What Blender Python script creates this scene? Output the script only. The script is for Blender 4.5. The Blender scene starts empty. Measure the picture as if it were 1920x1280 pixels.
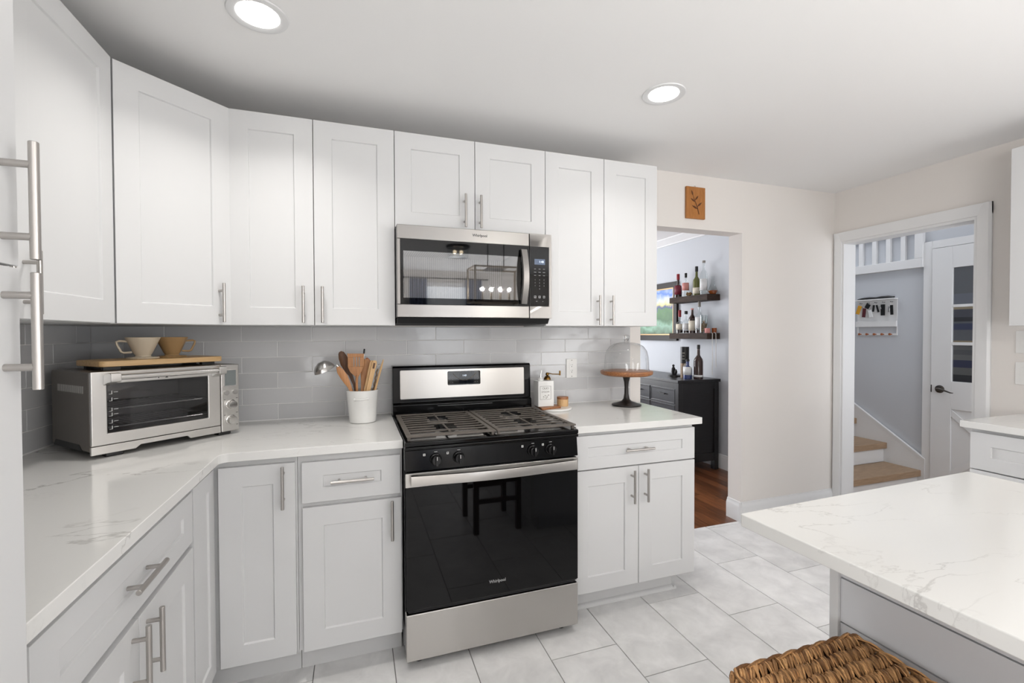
import bpy, bmesh, math, random
from mathutils import Vector, Matrix
random.seed(7)
C = bpy.context.scene
PI = math.pi

# ------------------------------------------------------------------ camera, world, lights, exposure
def make_camera():
    yaw, pit, rol = math.radians(18.8135), math.radians(-0.9537), math.radians(-0.1971)
    f = Vector((math.sin(yaw)*math.cos(pit), math.cos(yaw)*math.cos(pit), math.sin(pit)))
    r = Vector((math.cos(yaw), -math.sin(yaw), 0)); u = r.cross(f)
    r2 = math.cos(rol)*r + math.sin(rol)*u; u2 = -math.sin(rol)*r + math.cos(rol)*u
    cam = bpy.data.objects.new('camera', bpy.data.cameras.new('camera'))
    cam.data.sensor_width = 36; cam.data.lens = 857.017/1920*36
    cam.data.clip_start = 0.02; cam.data.clip_end = 60
    m = Matrix((r2, u2, -f)).transposed().to_4x4(); m.translation = (-0.1747, -2.5357, 1.3412)
    cam.matrix_world = m
    C.collection.objects.link(cam); C.camera = cam
make_camera()
C.view_settings.view_transform = 'Standard'; C.view_settings.look = 'None'
C.view_settings.gamma = 1; C.view_settings.use_curve_mapping = False
C.view_settings.exposure = -0.01
w = bpy.data.worlds.new('sky'); C.world = w; w.use_nodes = True
w.node_tree.nodes['Background'].inputs[0].default_value = (0.75, 0.85, 1, 1)
w.node_tree.nodes['Background'].inputs[1].default_value = 1.0
def area_light(name, loc, direction, sx, sy, watts, color=(1, 1, 1), spread=PI):
    l = bpy.data.lights.new(name, 'AREA'); l.shape = 'RECTANGLE'; l.size = sx; l.size_y = sy
    l.energy = watts; l.color = color; l.spread = spread
    o = bpy.data.objects.new(name, l); C.collection.objects.link(o)
    o.location = loc; o.rotation_euler = Vector(direction).to_track_quat('-Z', 'Y').to_euler()
    return o
# daylight at the rear window; the other area lights here are added fill
area_light('daylight_rear', (1.35, -5.88, 1.5), (0, 1, .45), 1.1, 1.3, 22, (.96, .98, 1))
area_light('fill_right', (3.24, -4.2, 1.35), (-1, 0, 1.1), 2.0, 1.9, 88, (.965, .98, 1))  # added fill lamp at the right wall, no window there
area_light('fill_left', (-1.24, -4.4, 1.35), (1, 0, 1.1), 1.8, 1.9, 104, (.965, .98, 1))  # added to brighten the room from the left; this wall has no window
area_light('fill_dining', (1.2, 4.08, 1.5), (0.25, -1, 0), 2.0, 1.6, 165, (.97, .98, 1))  # soft lamp added before the windowless far dining wall
area_light('fill_hall', (3.9, -1.85, 1.5), (0.05, 1, 0), 0.7, 1.2, 15, (.92, .95, 1))  # added hall fill shining towards the stairs, no window behind it
area_light('fill_landing', (3.85, .6, 3.1), (0.15, -.15, -1), 0.7, 2.0, 22, (.92, .95, 1))  # added overhead fill for the stairs, below a closed ceiling

# ------------------------------------------------------------------ materials
def lin(c):
    c = c/255.0
    return c/12.92 if c <= .04045 else ((c+.055)/1.055)**2.4
def rgb(r, g, b): return (lin(r), lin(g), lin(b), 1)
def node(nt, t, **kw):
    n = nt.nodes.new(t)
    for k, v in kw.items():
        if k in n.inputs: n.inputs[k].default_value = v
        else: setattr(n, k, v)
    return n
def mat(name, col, rough=.4, metal=0., spec=.5, coat=0., emit=None, estr=0., bump=0., bscale=60., var=0., vscale=4., stretch=None):
    m = bpy.data.materials.new(name); m.use_nodes = True; nt = m.node_tree
    b = nt.nodes['Principled BSDF']
    b.inputs['Base Color'].default_value = col; b.inputs['Roughness'].default_value = rough
    b.inputs['Metallic'].default_value = metal; b.inputs['Specular IOR Level'].default_value = spec
    b.inputs['Coat Weight'].default_value = coat
    if emit: b.inputs['Emission Color'].default_value = emit; b.inputs['Emission Strength'].default_value = estr
    if bump or var:
        tc = node(nt, 'ShaderNodeTexCoord'); mp = node(nt, 'ShaderNodeMapping'); nt.links.new(tc.outputs['Object'], mp.inputs[0])
        if stretch: mp.inputs['Scale'].default_value = stretch
    if bump:
        nz = node(nt, 'ShaderNodeTexNoise', Scale=bscale, Detail=3.0); nt.links.new(mp.outputs[0], nz.inputs['Vector'])
        bp = node(nt, 'ShaderNodeBump', Strength=bump, Distance=.002)
        nt.links.new(nz.outputs[0], bp.inputs['Height']); nt.links.new(bp.outputs[0], b.inputs['Normal'])
    if var:
        nz = node(nt, 'ShaderNodeTexNoise', Scale=vscale, Detail=4.0); nt.links.new(mp.outputs[0], nz.inputs['Vector'])
        mx = node(nt, 'ShaderNodeMix', data_type='RGBA')
        mx.inputs[6].default_value = tuple(c*(1-var) for c in col[:3])+(1,); mx.inputs[7].default_value = tuple(min(1, c*(1+var)) for c in col[:3])+(1,)
        nt.links.new(nz.outputs[0], mx.inputs[0]); nt.links.new(mx.outputs[2], b.inputs['Base Color'])
    return m
def ramp(nt, stops):
    r = node(nt, 'ShaderNodeValToRGB'); e = r.color_ramp.elements
    while len(e) < len(stops): e.new(.5)
    for i, (p, c) in enumerate(stops): e[i].position = p; e[i].color = c
    return r
def wood(name, dark, light, scale=1.0, axis='X', rough=.45, ring=9.0):
    m = bpy.data.materials.new(name); m.use_nodes = True; nt = m.node_tree; b = nt.nodes['Principled BSDF']
    tc = node(nt, 'ShaderNodeTexCoord'); mp = node(nt, 'ShaderNodeMapping')
    s = {'X': (1, 12, 12), 'Y': (12, 1, 12), 'Z': (12, 12, 1)}[axis]
    mp.inputs['Scale'].default_value = tuple(v*scale for v in s)
    nt.links.new(tc.outputs['Object'], mp.inputs[0])
    nz = node(nt, 'ShaderNodeTexNoise', Scale=ring, Detail=5.0, Distortion=.6); nt.links.new(mp.outputs[0], nz.inputs['Vector'])
    r = ramp(nt, [(.3, dark), (.7, light)]); nt.links.new(nz.outputs[0], r.inputs[0])
    nt.links.new(r.outputs[0], b.inputs['Base Color']); b.inputs['Roughness'].default_value = rough
    return m
def steel(name, col, rough=.28, axis='X', amount=.5):
    m = bpy.data.materials.new(name); m.use_nodes = True; nt = m.node_tree; b = nt.nodes['Principled BSDF']
    b.inputs['Base Color'].default_value = col; b.inputs['Metallic'].default_value = 1
    tc = node(nt, 'ShaderNodeTexCoord'); mp = node(nt, 'ShaderNodeMapping')
    mp.inputs['Scale'].default_value = {'X': (2, 400, 400), 'Y': (400, 2, 400), 'Z': (400, 400, 2)}[axis]
    nt.links.new(tc.outputs['Object'], mp.inputs[0])
    nz = node(nt, 'ShaderNodeTexNoise', Scale=1.0, Detail=2.0); nt.links.new(mp.outputs[0], nz.inputs['Vector'])
    mr = node(nt, 'ShaderNodeMapRange'); mr.inputs[3].default_value = rough*(1-amount*.12); mr.inputs[4].default_value = rough*(1+amount*.12)
    nt.links.new(nz.outputs[0], mr.inputs[0]); nt.links.new(mr.outputs[0], b.inputs['Roughness'])
    if axis == 'X':      # brushed level: the lobe spreads up and down
        tg = node(nt, 'ShaderNodeCombineXYZ'); tg.inputs[2].default_value = 1; nt.links.new(tg.outputs[0], b.inputs['Tangent'])
        b.inputs['Anisotropic'].default_value = .75
    return m
def thin_glass(name, tint=(1, 1, 1, 1), refl=1.0):
    m = bpy.data.materials.new(name); m.use_nodes = True; nt = m.node_tree; nt.nodes.remove(nt.nodes['Principled BSDF'])
    out = nt.nodes['Material Output']
    t = node(nt, 'ShaderNodeBsdfTransparent'); t.inputs[0].default_value = tint
    g = node(nt, 'ShaderNodeBsdfGlossy'); g.inputs['Roughness'].default_value = .02
    lw0 = node(nt, 'ShaderNodeLayerWeight'); lw0.inputs[0].default_value = .5
    pw = node(nt, 'ShaderNodeMath', operation='POWER'); pw.inputs[1].default_value = 3.0; nt.links.new(lw0.outputs['Facing'], pw.inputs[0])
    lw = node(nt, 'ShaderNodeMath', operation='MULTIPLY_ADD'); lw.inputs[1].default_value = .75; lw.inputs[2].default_value = .04; nt.links.new(pw.outputs[0], lw.inputs[0])
    ml = node(nt, 'ShaderNodeMath', operation='MULTIPLY'); ml.inputs[1].default_value = refl
    nt.links.new(lw.outputs[0], ml.inputs[0])
    mx = node(nt, 'ShaderNodeMixShader'); nt.links.new(ml.outputs[0], mx.inputs[0])
    nt.links.new(t.outputs[0], mx.inputs[1]); nt.links.new(g.outputs[0], mx.inputs[2]); nt.links.new(mx.outputs[0], out.inputs[0])
    return m
def quartz(name):
    m = bpy.data.materials.new(name); m.use_nodes = True; nt = m.node_tree; b = nt.nodes['Principled BSDF']
    b.inputs['Roughness'].default_value = .12; b.inputs['Specular IOR Level'].default_value = .45
    tc = node(nt, 'ShaderNodeTexCoord'); mp = node(nt, 'ShaderNodeMapping'); nt.links.new(tc.outputs['Object'], mp.inputs[0])
    mp.inputs['Rotation'].default_value = (0, 0, .6); mp.inputs['Scale'].default_value = (.62, 1.35, 1)
    def vein(scale, width, off, strength):
        mo = node(nt, 'ShaderNodeMapping'); mo.inputs['Location'].default_value = (off, off*.7, 0); nt.links.new(mp.outputs[0], mo.inputs[0])
        n1 = node(nt, 'ShaderNodeTexNoise', Scale=scale, Detail=8.0, Roughness=.58, Distortion=.35); nt.links.new(mo.outputs[0], n1.inputs['Vector'])
        a = node(nt, 'ShaderNodeMath', operation='SUBTRACT'); a.inputs[1].default_value = .5; nt.links.new(n1.outputs[0], a.inputs[0])
        c = node(nt, 'ShaderNodeMath', operation='ABSOLUTE'); nt.links.new(a.outputs[0], c.inputs[0])
        r = node(nt, 'ShaderNodeMapRange'); r.inputs[1].default_value = 0; r.inputs[2].default_value = width; r.inputs[3].default_value = 1; r.inputs[4].default_value = 0
        nt.links.new(c.outputs[0], r.inputs[0])
        n2 = node(nt, 'ShaderNodeTexNoise', Scale=2.2, Detail=2.0); nt.links.new(mo.outputs[0], n2.inputs['Vector'])
        r2 = node(nt, 'ShaderNodeMapRange'); r2.inputs[1].default_value = .45; r2.inputs[2].default_value = .62; r2.inputs[3].default_value = 0; r2.inputs[4].default_value = strength
        nt.links.new(n2.outputs[0], r2.inputs[0])
        q = node(nt, 'ShaderNodeMath', operation='MULTIPLY'); nt.links.new(r.outputs[0], q.inputs[0]); nt.links.new(r2.outputs[0], q.inputs[1])
        return q
    v1 = vein(1.5, .007, 0.3, .62); v2 = vein(2.6, .006, 3.1, .35)
    mx = node(nt, 'ShaderNodeMath', operation='MAXIMUM'); nt.links.new(v1.outputs[0], mx.inputs[0]); nt.links.new(v2.outputs[0], mx.inputs[1])
    cm = node(nt, 'ShaderNodeMix', data_type='RGBA'); cm.inputs[6].default_value = rgb(228, 227, 224); cm.inputs[7].default_value = rgb(150, 146, 142)
    nt.links.new(mx.outputs[0], cm.inputs[0]); nt.links.new(cm.outputs[2], b.inputs['Base Color'])
    return m
def island_mat(name, c0, c1, rough, bump=0., noise=None, spec=.5, bscale=14., bdist=.002):
    """colour varies per loose piece (tiles, planks, strands)"""
    m = bpy.data.materials.new(name); m.use_nodes = True; nt = m.node_tree; b = nt.nodes['Principled BSDF']
    b.inputs['Roughness'].default_value = rough; b.inputs['Specular IOR Level'].default_value = spec
    g = node(nt, 'ShaderNodeNewGeometry'); tc = node(nt, 'ShaderNodeTexCoord')
    r = ramp(nt, [(0, c0), (1, c1)]); nt.links.new(g.outputs['Random Per Island'], r.inputs[0])
    src = r.outputs[0]
    if noise:
        sc, amt, stretch = noise
        mp = node(nt, 'ShaderNodeMapping'); mp.inputs['Scale'].default_value = stretch; nt.links.new(tc.outputs['Object'], mp.inputs[0])
        ad = node(nt, 'ShaderNodeVectorMath', operation='ADD'); nt.links.new(mp.outputs[0], ad.inputs[0])
        ml = node(nt, 'ShaderNodeMath', operation='MULTIPLY'); ml.inputs[1].default_value = 37.; nt.links.new(g.outputs['Random Per Island'], ml.inputs[0])
        nt.links.new(ml.outputs[0], ad.inputs[1])
        nz = node(nt, 'ShaderNodeTexNoise', Scale=sc, Detail=6.0, Roughness=.6, Distortion=.4); nt.links.new(ad.outputs[0], nz.inputs['Vector'])
        rr = node(nt, 'ShaderNodeMapRange'); rr.inputs[1].default_value = .3; rr.inputs[2].default_value = .7; rr.inputs[3].default_value = 1-amt; rr.inputs[4].default_value = 1+amt
        nt.links.new(nz.outputs[0], rr.inputs[0])
        vm = node(nt, 'ShaderNodeVectorMath', operation='SCALE'); nt.links.new(src, vm.inputs[0]); nt.links.new(rr.outputs[0], vm.inputs['Scale'])
        src = vm.outputs[0]
    nt.links.new(src, b.inputs['Base Color'])
    if bump:
        nz = node(nt, 'ShaderNodeTexNoise', Scale=bscale, Detail=2.0); nt.links.new(tc.outputs['Object'], nz.inputs['Vector'])
        bp = node(nt, 'ShaderNodeBump', Strength=bump, Distance=bdist); nt.links.new(nz.outputs[0], bp.inputs['Height']); nt.links.new(bp.outputs[0], b.inputs['Normal'])
    return m

M = {}
M['cab'] = mat('white_cabinet_paint', rgb(218, 218, 218), .33, spec=.4)
M['white_trim'] = mat('white_trim_paint', rgb(232, 232, 232), .35)
M['wall'] = mat('warm_grey_wall_paint', rgb(232, 227, 222), .75, spec=.25, bump=.08, bscale=220)
M['wall_cool'] = mat('cool_grey_wall_paint', rgb(200, 203, 208), .75, spec=.25)
M['ceil'] = mat('ceiling_paint', rgb(247, 246, 245), .85, spec=.2)
M['quartz'] = quartz('white_veined_quartz')
M['tile'] = island_mat('grey_glazed_tile', rgb(194, 194, 195), rgb(206, 206, 207), .13, bump=.35, bscale=11, bdist=.004, spec=.42)
M['grout'] = mat('pale_grout', rgb(228, 227, 226), .8)
M['floor_tile'] = island_mat('pale_stone_floor_tile', rgb(226, 225, 224), rgb(236, 235, 234), .36, noise=(8., .12, (1, 1, 1)), bump=.05, bscale=40)
M['floor_grout'] = mat('grey_floor_grout', rgb(140, 138, 136), .8)
M['wood_floor'] = island_mat('dark_walnut_planks', rgb(78, 46, 28), rgb(128, 80, 50), .28, noise=(5., .5, (9, .8, 1)))
M['oak'] = wood('oak_tread', rgb(150, 125, 100), rgb(178, 150, 122), 1, 'X', .5)
M['handle'] = steel('brushed_nickel', rgb(186, 182, 178), .32, 'Z', 0.)
M['steel'] = steel('stainless_steel', rgb(190, 187, 183), .30, 'X', 0.)
M['mw_steel'] = steel('microwave_steel', rgb(158, 155, 152), .30, 'X', 0.)
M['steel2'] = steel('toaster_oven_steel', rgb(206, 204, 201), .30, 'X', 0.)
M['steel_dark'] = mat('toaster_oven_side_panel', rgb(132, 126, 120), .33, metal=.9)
M['chrome'] = mat('polished_metal', rgb(205, 203, 200), .15, metal=1)
M['black_gloss'] = mat('black_enamel', rgb(8, 8, 9), .12, spec=.28)
M['black_glass'] = mat('black_oven_glass', rgb(5, 5, 6), .03, spec=.32)
M['black'] = mat('black_plastic', rgb(17, 17, 18), .4)
M['knob'] = mat('black_knob_plastic', rgb(15, 15, 16), .25)
M['iron'] = mat('cast_iron_grate', rgb(96, 89, 82), .5, spec=.4, bump=.2, bscale=300)
M['burner'] = mat('burner_metal', rgb(150, 146, 142), .35, metal=.9)
M['dark_gap'] = mat('dark_interior', rgb(20, 20, 21), .7)
M['text_light'] = mat('pale_print', rgb(205, 205, 203), .5)
M['text_dark'] = mat('dark_print', rgb(60, 60, 62), .5)
M['keyprint'] = mat('grey_keypad_print', rgb(150, 150, 150), .5)
M['lcd'] = mat('microwave_display', rgb(70, 82, 100), .3, emit=rgb(70, 85, 110), estr=.6)
M['lcd_text'] = mat('lit_digits', rgb(220, 230, 240), .3, emit=rgb(215, 228, 245), estr=1.0)
M['lcd_grey'] = mat('toaster_oven_display', rgb(112, 118, 118), .2)
M['white_ceramic'] = mat('white_ceramic', rgb(232, 231, 228), .2, spec=.5)
M['cream_ceramic'] = mat('cream_ceramic', rgb(214, 200, 178), .35)
M['tan_ceramic'] = mat('tan_ceramic', rgb(172, 140, 98), .4)
M['bamboo'] = wood('bamboo_board', rgb(205, 165, 112), rgb(226, 190, 140), 1, 'X', .45)
M['acacia'] = wood('acacia_wood', rgb(120, 72, 42), rgb(186, 128, 82), 2, 'X', .4)
M['wood_mid'] = wood('beech_utensil_wood', rgb(160, 108, 66), rgb(196, 142, 94), 1.5, 'Z', .5)
M['wood_dark'] = wood('walnut_utensil_wood', rgb(76, 48, 28), rgb(112, 74, 46), 1.5, 'Z', .5)
M['wood_light'] = wood('pale_utensil_wood', rgb(206, 164, 112), rgb(228, 190, 142), 1.5, 'Z', .5)
M['wood_red'] = wood('cherry_utensil_wood', rgb(140, 76, 42), rgb(178, 108, 64), 1.5, 'Z', .5)
M['marble'] = mat('white_marble_tray', rgb(236, 235, 232), .2)
M['brass'] = mat('aged_brass', rgb(128, 96, 48), .3, metal=1)
M['pedestal'] = mat('dark_bronze_pedestal', rgb(42, 38, 36), .35, metal=.3)
M['clear'] = thin_glass('clear_glass', (.955, .96, .96, 1), 1.25)
M['glass_solid'] = mat('solid_clear_glass', (.95, .96, .96, 1), .02)
M['glass_solid'].node_tree.nodes['Principled BSDF'].inputs['Transmission Weight'].default_value = 1
M['oven_glass'] = thin_glass('tinted_oven_glass', (.66, .66, .67, 1), 1.1)
M['mw_glass'] = thin_glass('tinted_microwave_glass', (.85, .85, .86, 1), 3.0)
M['bottle_clear'] = thin_glass('clear_bottle_glass', (.90, .92, .92, 1), 1.0)
M['bottle_green'] = mat('green_bottle_glass', rgb(92, 96, 40), .08, spec=.6)
M['bottle_brown'] = mat('dark_brown_bottle_glass', rgb(46, 22, 14), .08, spec=.6)
M['bottle_black'] = mat('black_bottle_glass', rgb(14, 13, 15), .1, spec=.6)
M['bottle_blue'] = mat('blue_bottle_glass', rgb(48, 62, 112), .1, spec=.6)
M['amber'] = mat('amber_liquor', rgb(150, 78, 34), .1, spec=.5)
M['red'] = mat('dark_red_wax', rgb(140, 26, 36), .35)
M['maroon'] = mat('maroon_label', rgb(112, 28, 48), .5)
M['label'] = mat('cream_label', rgb(222, 214, 196), .6)
M['label_white'] = mat('white_label', rgb(225, 226, 226), .6)
M['label_pink'] = mat('pink_label', rgb(206, 140, 134), .6)
M['cork'] = mat('grey_cork', rgb(150, 146, 140), .7)
M['herb'] = mat('dried_flowers', rgb(120, 92, 52), .9, var=.5, vscale=60)
M['kraft'] = mat('patterned_tin', rgb(128, 104, 78), .5, var=.5, vscale=90)
M['espresso'] = wood('espresso_wood', rgb(20, 19, 20), rgb(32, 30, 31), 1, 'X', .3)
M['espresso_front'] = mat('espresso_drawer_fronts', rgb(44, 45, 49), .3)
M['shelf_wood'] = wood('dark_shelf_wood', rgb(42, 32, 28), rgb(70, 56, 48), 1, 'Y', .65)
M['shelf_wood'].node_tree.nodes['Principled BSDF'].inputs['Specular IOR Level'].default_value = .15
M['frame'] = mat('dark_picture_frame', rgb(30, 23, 21), .45, spec=.2)
M['gilt'] = mat('gilt_frame_lip', rgb(150, 122, 82), .4, metal=.4)
M['plate_white'] = mat('white_plastic_plate', rgb(238, 237, 234), .35)
M['pewter'] = mat('dark_pewter', rgb(88, 84, 80), .3, metal=1)
M['yellow'] = mat('yellow_tag', rgb(206, 150, 40), .5)
M['burgundy'] = mat('burgundy_tassel', rgb(84, 26, 36), .7)
M['rope'] = mat('white_cord', rgb(226, 224, 220), .8)
M['plaque'] = wood('carved_wood_plaque', rgb(158, 100, 44), rgb(184, 122, 60), 1.5, 'Z', .5)
M['plaque_dark'] = mat('burnt_carving', rgb(94, 52, 22), .6)
M['seagrass'] = island_mat('woven_seagrass', rgb(98, 63, 36), rgb(216, 166, 112), .6, noise=(30., .4, (6, 1, 6)), spec=.3)
M['stool_wood'] = wood('dark_stool_frame', rgb(60, 40, 26), rgb(86, 58, 38), 1, 'Z', .45)
M['island_paint'] = mat('pale_grey_island_paint', rgb(214, 215, 218), .4)
M['curtain'] = mat('blue_grey_curtain', rgb(92, 104, 132), .9)
M['lens'] = mat('lit_lamp_lens', (1, 1, 1, 1), .4, emit=(1, .97, .93, 1), estr=9.)
M['bulb'] = mat('lit_bulb', (1, 1, 1, 1), .4, emit=(1, .80, .55, 1), estr=30.)
M['lantern'] = mat('champagne_metal', rgb(182, 168, 150), .35, metal=.9)
M['sky_pane'] = mat('daylight_pane', (1, 1, 1, 1), .3, emit=(.80, .90, 1, 1), estr=1.1)
M['shade'] = None

# striped shade behind the hall door glass
def striped(name, stops, scale, off=0.):
    m = bpy.data.materials.new(name); m.use_nodes = True; nt = m.node_tree; b = nt.nodes['Principled BSDF']
    tc = node(nt, 'ShaderNodeTexCoord'); s = node(nt, 'ShaderNodeSeparateXYZ'); nt.links.new(tc.outputs['Object'], s.inputs[0])
    mu = node(nt, 'ShaderNodeMath', operation='MULTIPLY_ADD'); mu.inputs[1].default_value = scale; mu.inputs[2].default_value = -off*scale; nt.links.new(s.outputs[2], mu.inputs[0])
    fr = node(nt, 'ShaderNodeMath', operation='FRACT'); nt.links.new(mu.outputs[0], fr.inputs[0])
    r = ramp(nt, stops); r.color_ramp.interpolation = 'CONSTANT'; nt.links.new(fr.outputs[0], r.inputs[0])
    nt.links.new(r.outputs[0], b.inputs['Base Color']); b.inputs['Roughness'].default_value = .9
    return m
M['shade'] = striped('striped_cloth', [(0, rgb(96, 98, 106))]+[((z-.9)/1.0, c) for z, c in ((.945, rgb(22, 22, 30)), (1.00, rgb(112, 112, 112)), (1.06, rgb(44, 48, 84)), (1.115, rgb(116, 116, 118)), (1.16, rgb(92, 94, 98)), (1.20, rgb(120, 120, 122)), (1.25, rgb(168, 150, 118)), (1.275, rgb(104, 106, 112)), (1.36, rgb(58, 66, 100)), (1.41, rgb(104, 108, 116)), (1.425, rgb(26, 26, 36)), (1.46, rgb(78, 80, 92)), (1.525, rgb(196, 180, 150)), (1.56, rgb(126, 130, 142)), (1.65, rgb(112, 114, 120)))], 1.0, .9)
M['blind'] = striped('window_blind_slats', [(0, rgb(236, 240, 246)), (.55, rgb(190, 198, 212))], 22)
# painting: sky over a pale beach over green scrub
def painting():
    m = bpy.data.materials.new('beach_painting'); m.use_nodes = True; nt = m.node_tree; b = nt.nodes['Principled BSDF']
    tc = node(nt, 'ShaderNodeTexCoord'); s = node(nt, 'ShaderNodeSeparateXYZ'); nt.links.new(tc.outputs['Object'], s.inputs[0])
    nz = node(nt, 'ShaderNodeTexNoise', Scale=9., Detail=5.); nt.links.new(tc.outputs['Object'], nz.inputs['Vector'])
    a = node(nt, 'ShaderNodeMath', operation='MULTIPLY_ADD'); a.inputs[1].default_value = .22; nt.links.new(nz.outputs[0], a.inputs[0]); nt.links.new(s.outputs[2], a.inputs[2])
    mr = node(nt, 'ShaderNodeMapRange'); mr.inputs[1].default_value = 0.1; mr.inputs[2].default_value = .73; nt.links.new(a.outputs[0], mr.inputs[0])
    r = ramp(nt, [(0, rgb(70, 110, 70)), (.16, rgb(150, 185, 165)), (.28, rgb(60, 120, 66)), (.44, rgb(92, 142, 84)), (.5, rgb(76, 90, 150)), (.56, rgb(222, 216, 160)), (.66, rgb(214, 220, 228)), (.78, rgb(96, 142, 214)), (.9, rgb(206, 218, 234)), (1, rgb(72, 120, 204))])
    nt.links.new(mr.outputs[0], r.inputs[0]); gm = node(nt, 'ShaderNodeGamma'); gm.inputs[1].default_value = 1.35; nt.links.new(r.outputs[0], gm.inputs[0]); nt.links.new(gm.outputs[0], b.inputs['Base Color']); b.inputs['Roughness'].default_value = .5
    return m
M['painting'] = painting()
def ribbed(name):
    m = mat(name, rgb(178, 174, 168), .45); nt = m.node_tree; b = nt.nodes['Principled BSDF']
    tc = node(nt, 'ShaderNodeTexCoord'); wv = node(nt, 'ShaderNodeTexWave', Scale=28.); nt.links.new(tc.outputs['Object'], wv.inputs['Vector'])
    r = ramp(nt, [(0, rgb(150, 147, 142)), (1, rgb(205, 201, 195))]); nt.links.new(wv.outputs[0], r.inputs[0]); nt.links.new(r.outputs[0], b.inputs['Base Color'])
    return m
M['mw_cavity'] = ribbed('microwave_cavity_enamel')

# ------------------------------------------------------------------ mesh helpers
class MB:
    def __init__(s): s.b = bmesh.new()
    def quad(s, *v):
        s.b.faces.new([s.b.verts.new(p) for p in v]); return s
    def box(s, x0, x1, y0, y1, z0, z1):
        if x0 > x1: x0, x1 = x1, x0
        if y0 > y1: y0, y1 = y1, y0
        if z0 > z1: z0, z1 = z1, z0
        v = [s.b.verts.new((x, y, z)) for z in (z0, z1) for y in (y0, y1) for x in (x0, x1)]
        for f in ((0, 2, 3, 1), (4, 5, 7, 6), (0, 1, 5, 4), (2, 6, 7, 3), (0, 4, 6, 2), (1, 3, 7, 5)): s.b.faces.new([v[i] for i in f])
        return s
    def obox(s, o, ux, uy, uz):
        """box spanned by three vectors from corner o"""
        o, ux, uy, uz = map(Vector, (o, ux, uy, uz))
        v = [s.b.verts.new(o+ux*i+uy*j+uz*k) for k in (0, 1) for j in (0, 1) for i in (0, 1)]
        for f in ((0, 2, 3, 1), (4, 5, 7, 6), (0, 1, 5, 4), (2, 6, 7, 3), (0, 4, 6, 2), (1, 3, 7, 5)): s.b.faces.new([v[i] for i in f])
        return s
    def tube(s, pts, r, n=12, cap=True, closed=False, sx=1.0):
        pts = [Vector(p) for p in pts]; rr = r if isinstance(r, (list, tuple)) else [r]*len(pts)
        rings = []; up = None; N = len(pts)
        for i, p in enumerate(pts):
            if closed: t = (pts[(i+1) % N]-pts[i-1])
            else: t = (pts[min(i+1, N-1)]-pts[max(i-1, 0)])
            t.normalize()
            if up is None:
                up = Vector((0, 0, 1)) if abs(t.z) < .9 else Vector((0, 1, 0))
            a = t.cross(up)
            if a.length < 1e-5: a = t.cross(Vector((1, 0, 0)))
            a.normalize(); bb = a.cross(t); up = bb
            rings.append([s.b.verts.new(p+(a*math.cos(2*PI*k/n)*sx+bb*math.sin(2*PI*k/n))*rr[i]) for k in range(n)])
        m = N if closed else N-1
        for i in range(m):
            A, B = rings[i], rings[(i+1) % N]
            for k in range(n): s.b.faces.new((A[k], A[(k+1) % n], B[(k+1) % n], B[k]))
        if cap and not closed:
            s.b.faces.new(rings[0]); s.b.faces.new(list(reversed(rings[-1])))
        return s
    def cyl(s, p0, p1, r, n=16, r1=None): return s.tube([p0, p1], [r, r if r1 is None else r1], n)
    def lathe(s, prof, c=(0, 0, 0), n=32, axis='Z'):
        c = Vector(c); rings = []
        def P(r, z, a):
            x, y = r*math.cos(a), r*math.sin(a)
            return c + (Vector((x, y, z)) if axis == 'Z' else Vector((x, z, y)) if axis == 'Y' else Vector((z, x, y)))
        for r, z in prof:
            if r < 1e-6: rings.append([s.b.verts.new(P(0, z, 0))])
            else: rings.append([s.b.verts.new(P(r, z, 2*PI*k/n)) for k in range(n)])
        for A, B in zip(rings, rings[1:]):
            for k in range(n):
                a0, a1 = A[k % len(A)], A[(k+1) % len(A)]; b0, b1 = B[k % len(B)], B[(k+1) % len(B)]
                vs = []
                for v in (a0, a1, b1, b0):
                    if v not in vs: vs.append(v)
                if len(vs) >= 3:
                    try: s.b.faces.new(vs)
                    except ValueError: pass
        return s
    def prism(s, poly, o, u, v, ext):
        """polygon in the (u, v) frame at o, extruded along ext"""
        o, u, v, ext = map(Vector, (o, u, v, ext))
        A = [s.b.verts.new(o+u*p[0]+v*p[1]) for p in poly]; B = [s.b.verts.new(o+u*p[0]+v*p[1]+ext) for p in poly]
        s.b.faces.new(A); s.b.faces.new(list(reversed(B)))
        n = len(poly)
        for i in range(n): s.b.faces.new((A[i], A[(i+1) % n], B[(i+1) % n], B[i]))
        return s
    def sphere(s, c, r, n=16, sc=(1, 1, 1)):
        mtx = Matrix.Translation(c) @ Matrix.Diagonal((r*sc[0], r*sc[1], r*sc[2], 1))
        bmesh.ops.create_uvsphere(s.b, u_segments=n, v_segments=max(6, n//2), radius=1, matrix=mtx); return s
    def panel(s, o, u, v, nrm, W, H, st=.075, d=.02, rec=.007, tb=None, sl=.003):
        """shaker front: outer box with a recessed centre; o lower corner on the back plane, nrm points out"""
        o, u, v, nrm = Vector(o), Vector(u).normalized(), Vector(v).normalized(), Vector(nrm).normalized()
        tb = st if tb is None else tb
        P = lambda a, b_, c: s.b.verts.new(o+u*a+v*b_+nrm*c)
        out = lambda c: [P(0, 0, c), P(W, 0, c), P(W, H, c), P(0, H, c)]
        B = out(0); F = out(d)
        I = [P(st, tb, d), P(W-st, tb, d), P(W-st, H-tb, d), P(st, H-tb, d)]
        R = [P(st+sl, tb+sl, d-rec), P(W-st-sl, tb+sl, d-rec), P(W-st-sl, H-tb-sl, d-rec), P(st+sl, H-tb-sl, d-rec)]
        s.b.faces.new(list(reversed(B))); s.b.faces.new(R)
        for i in range(4):
            j = (i+1) % 4
            s.b.faces.new((B[i], B[j], F[j], F[i])); s.b.faces.new((F[i], F[j], I[j], I[i])); s.b.faces.new((I[i], I[j], R[j], R[i]))
        return s
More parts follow.
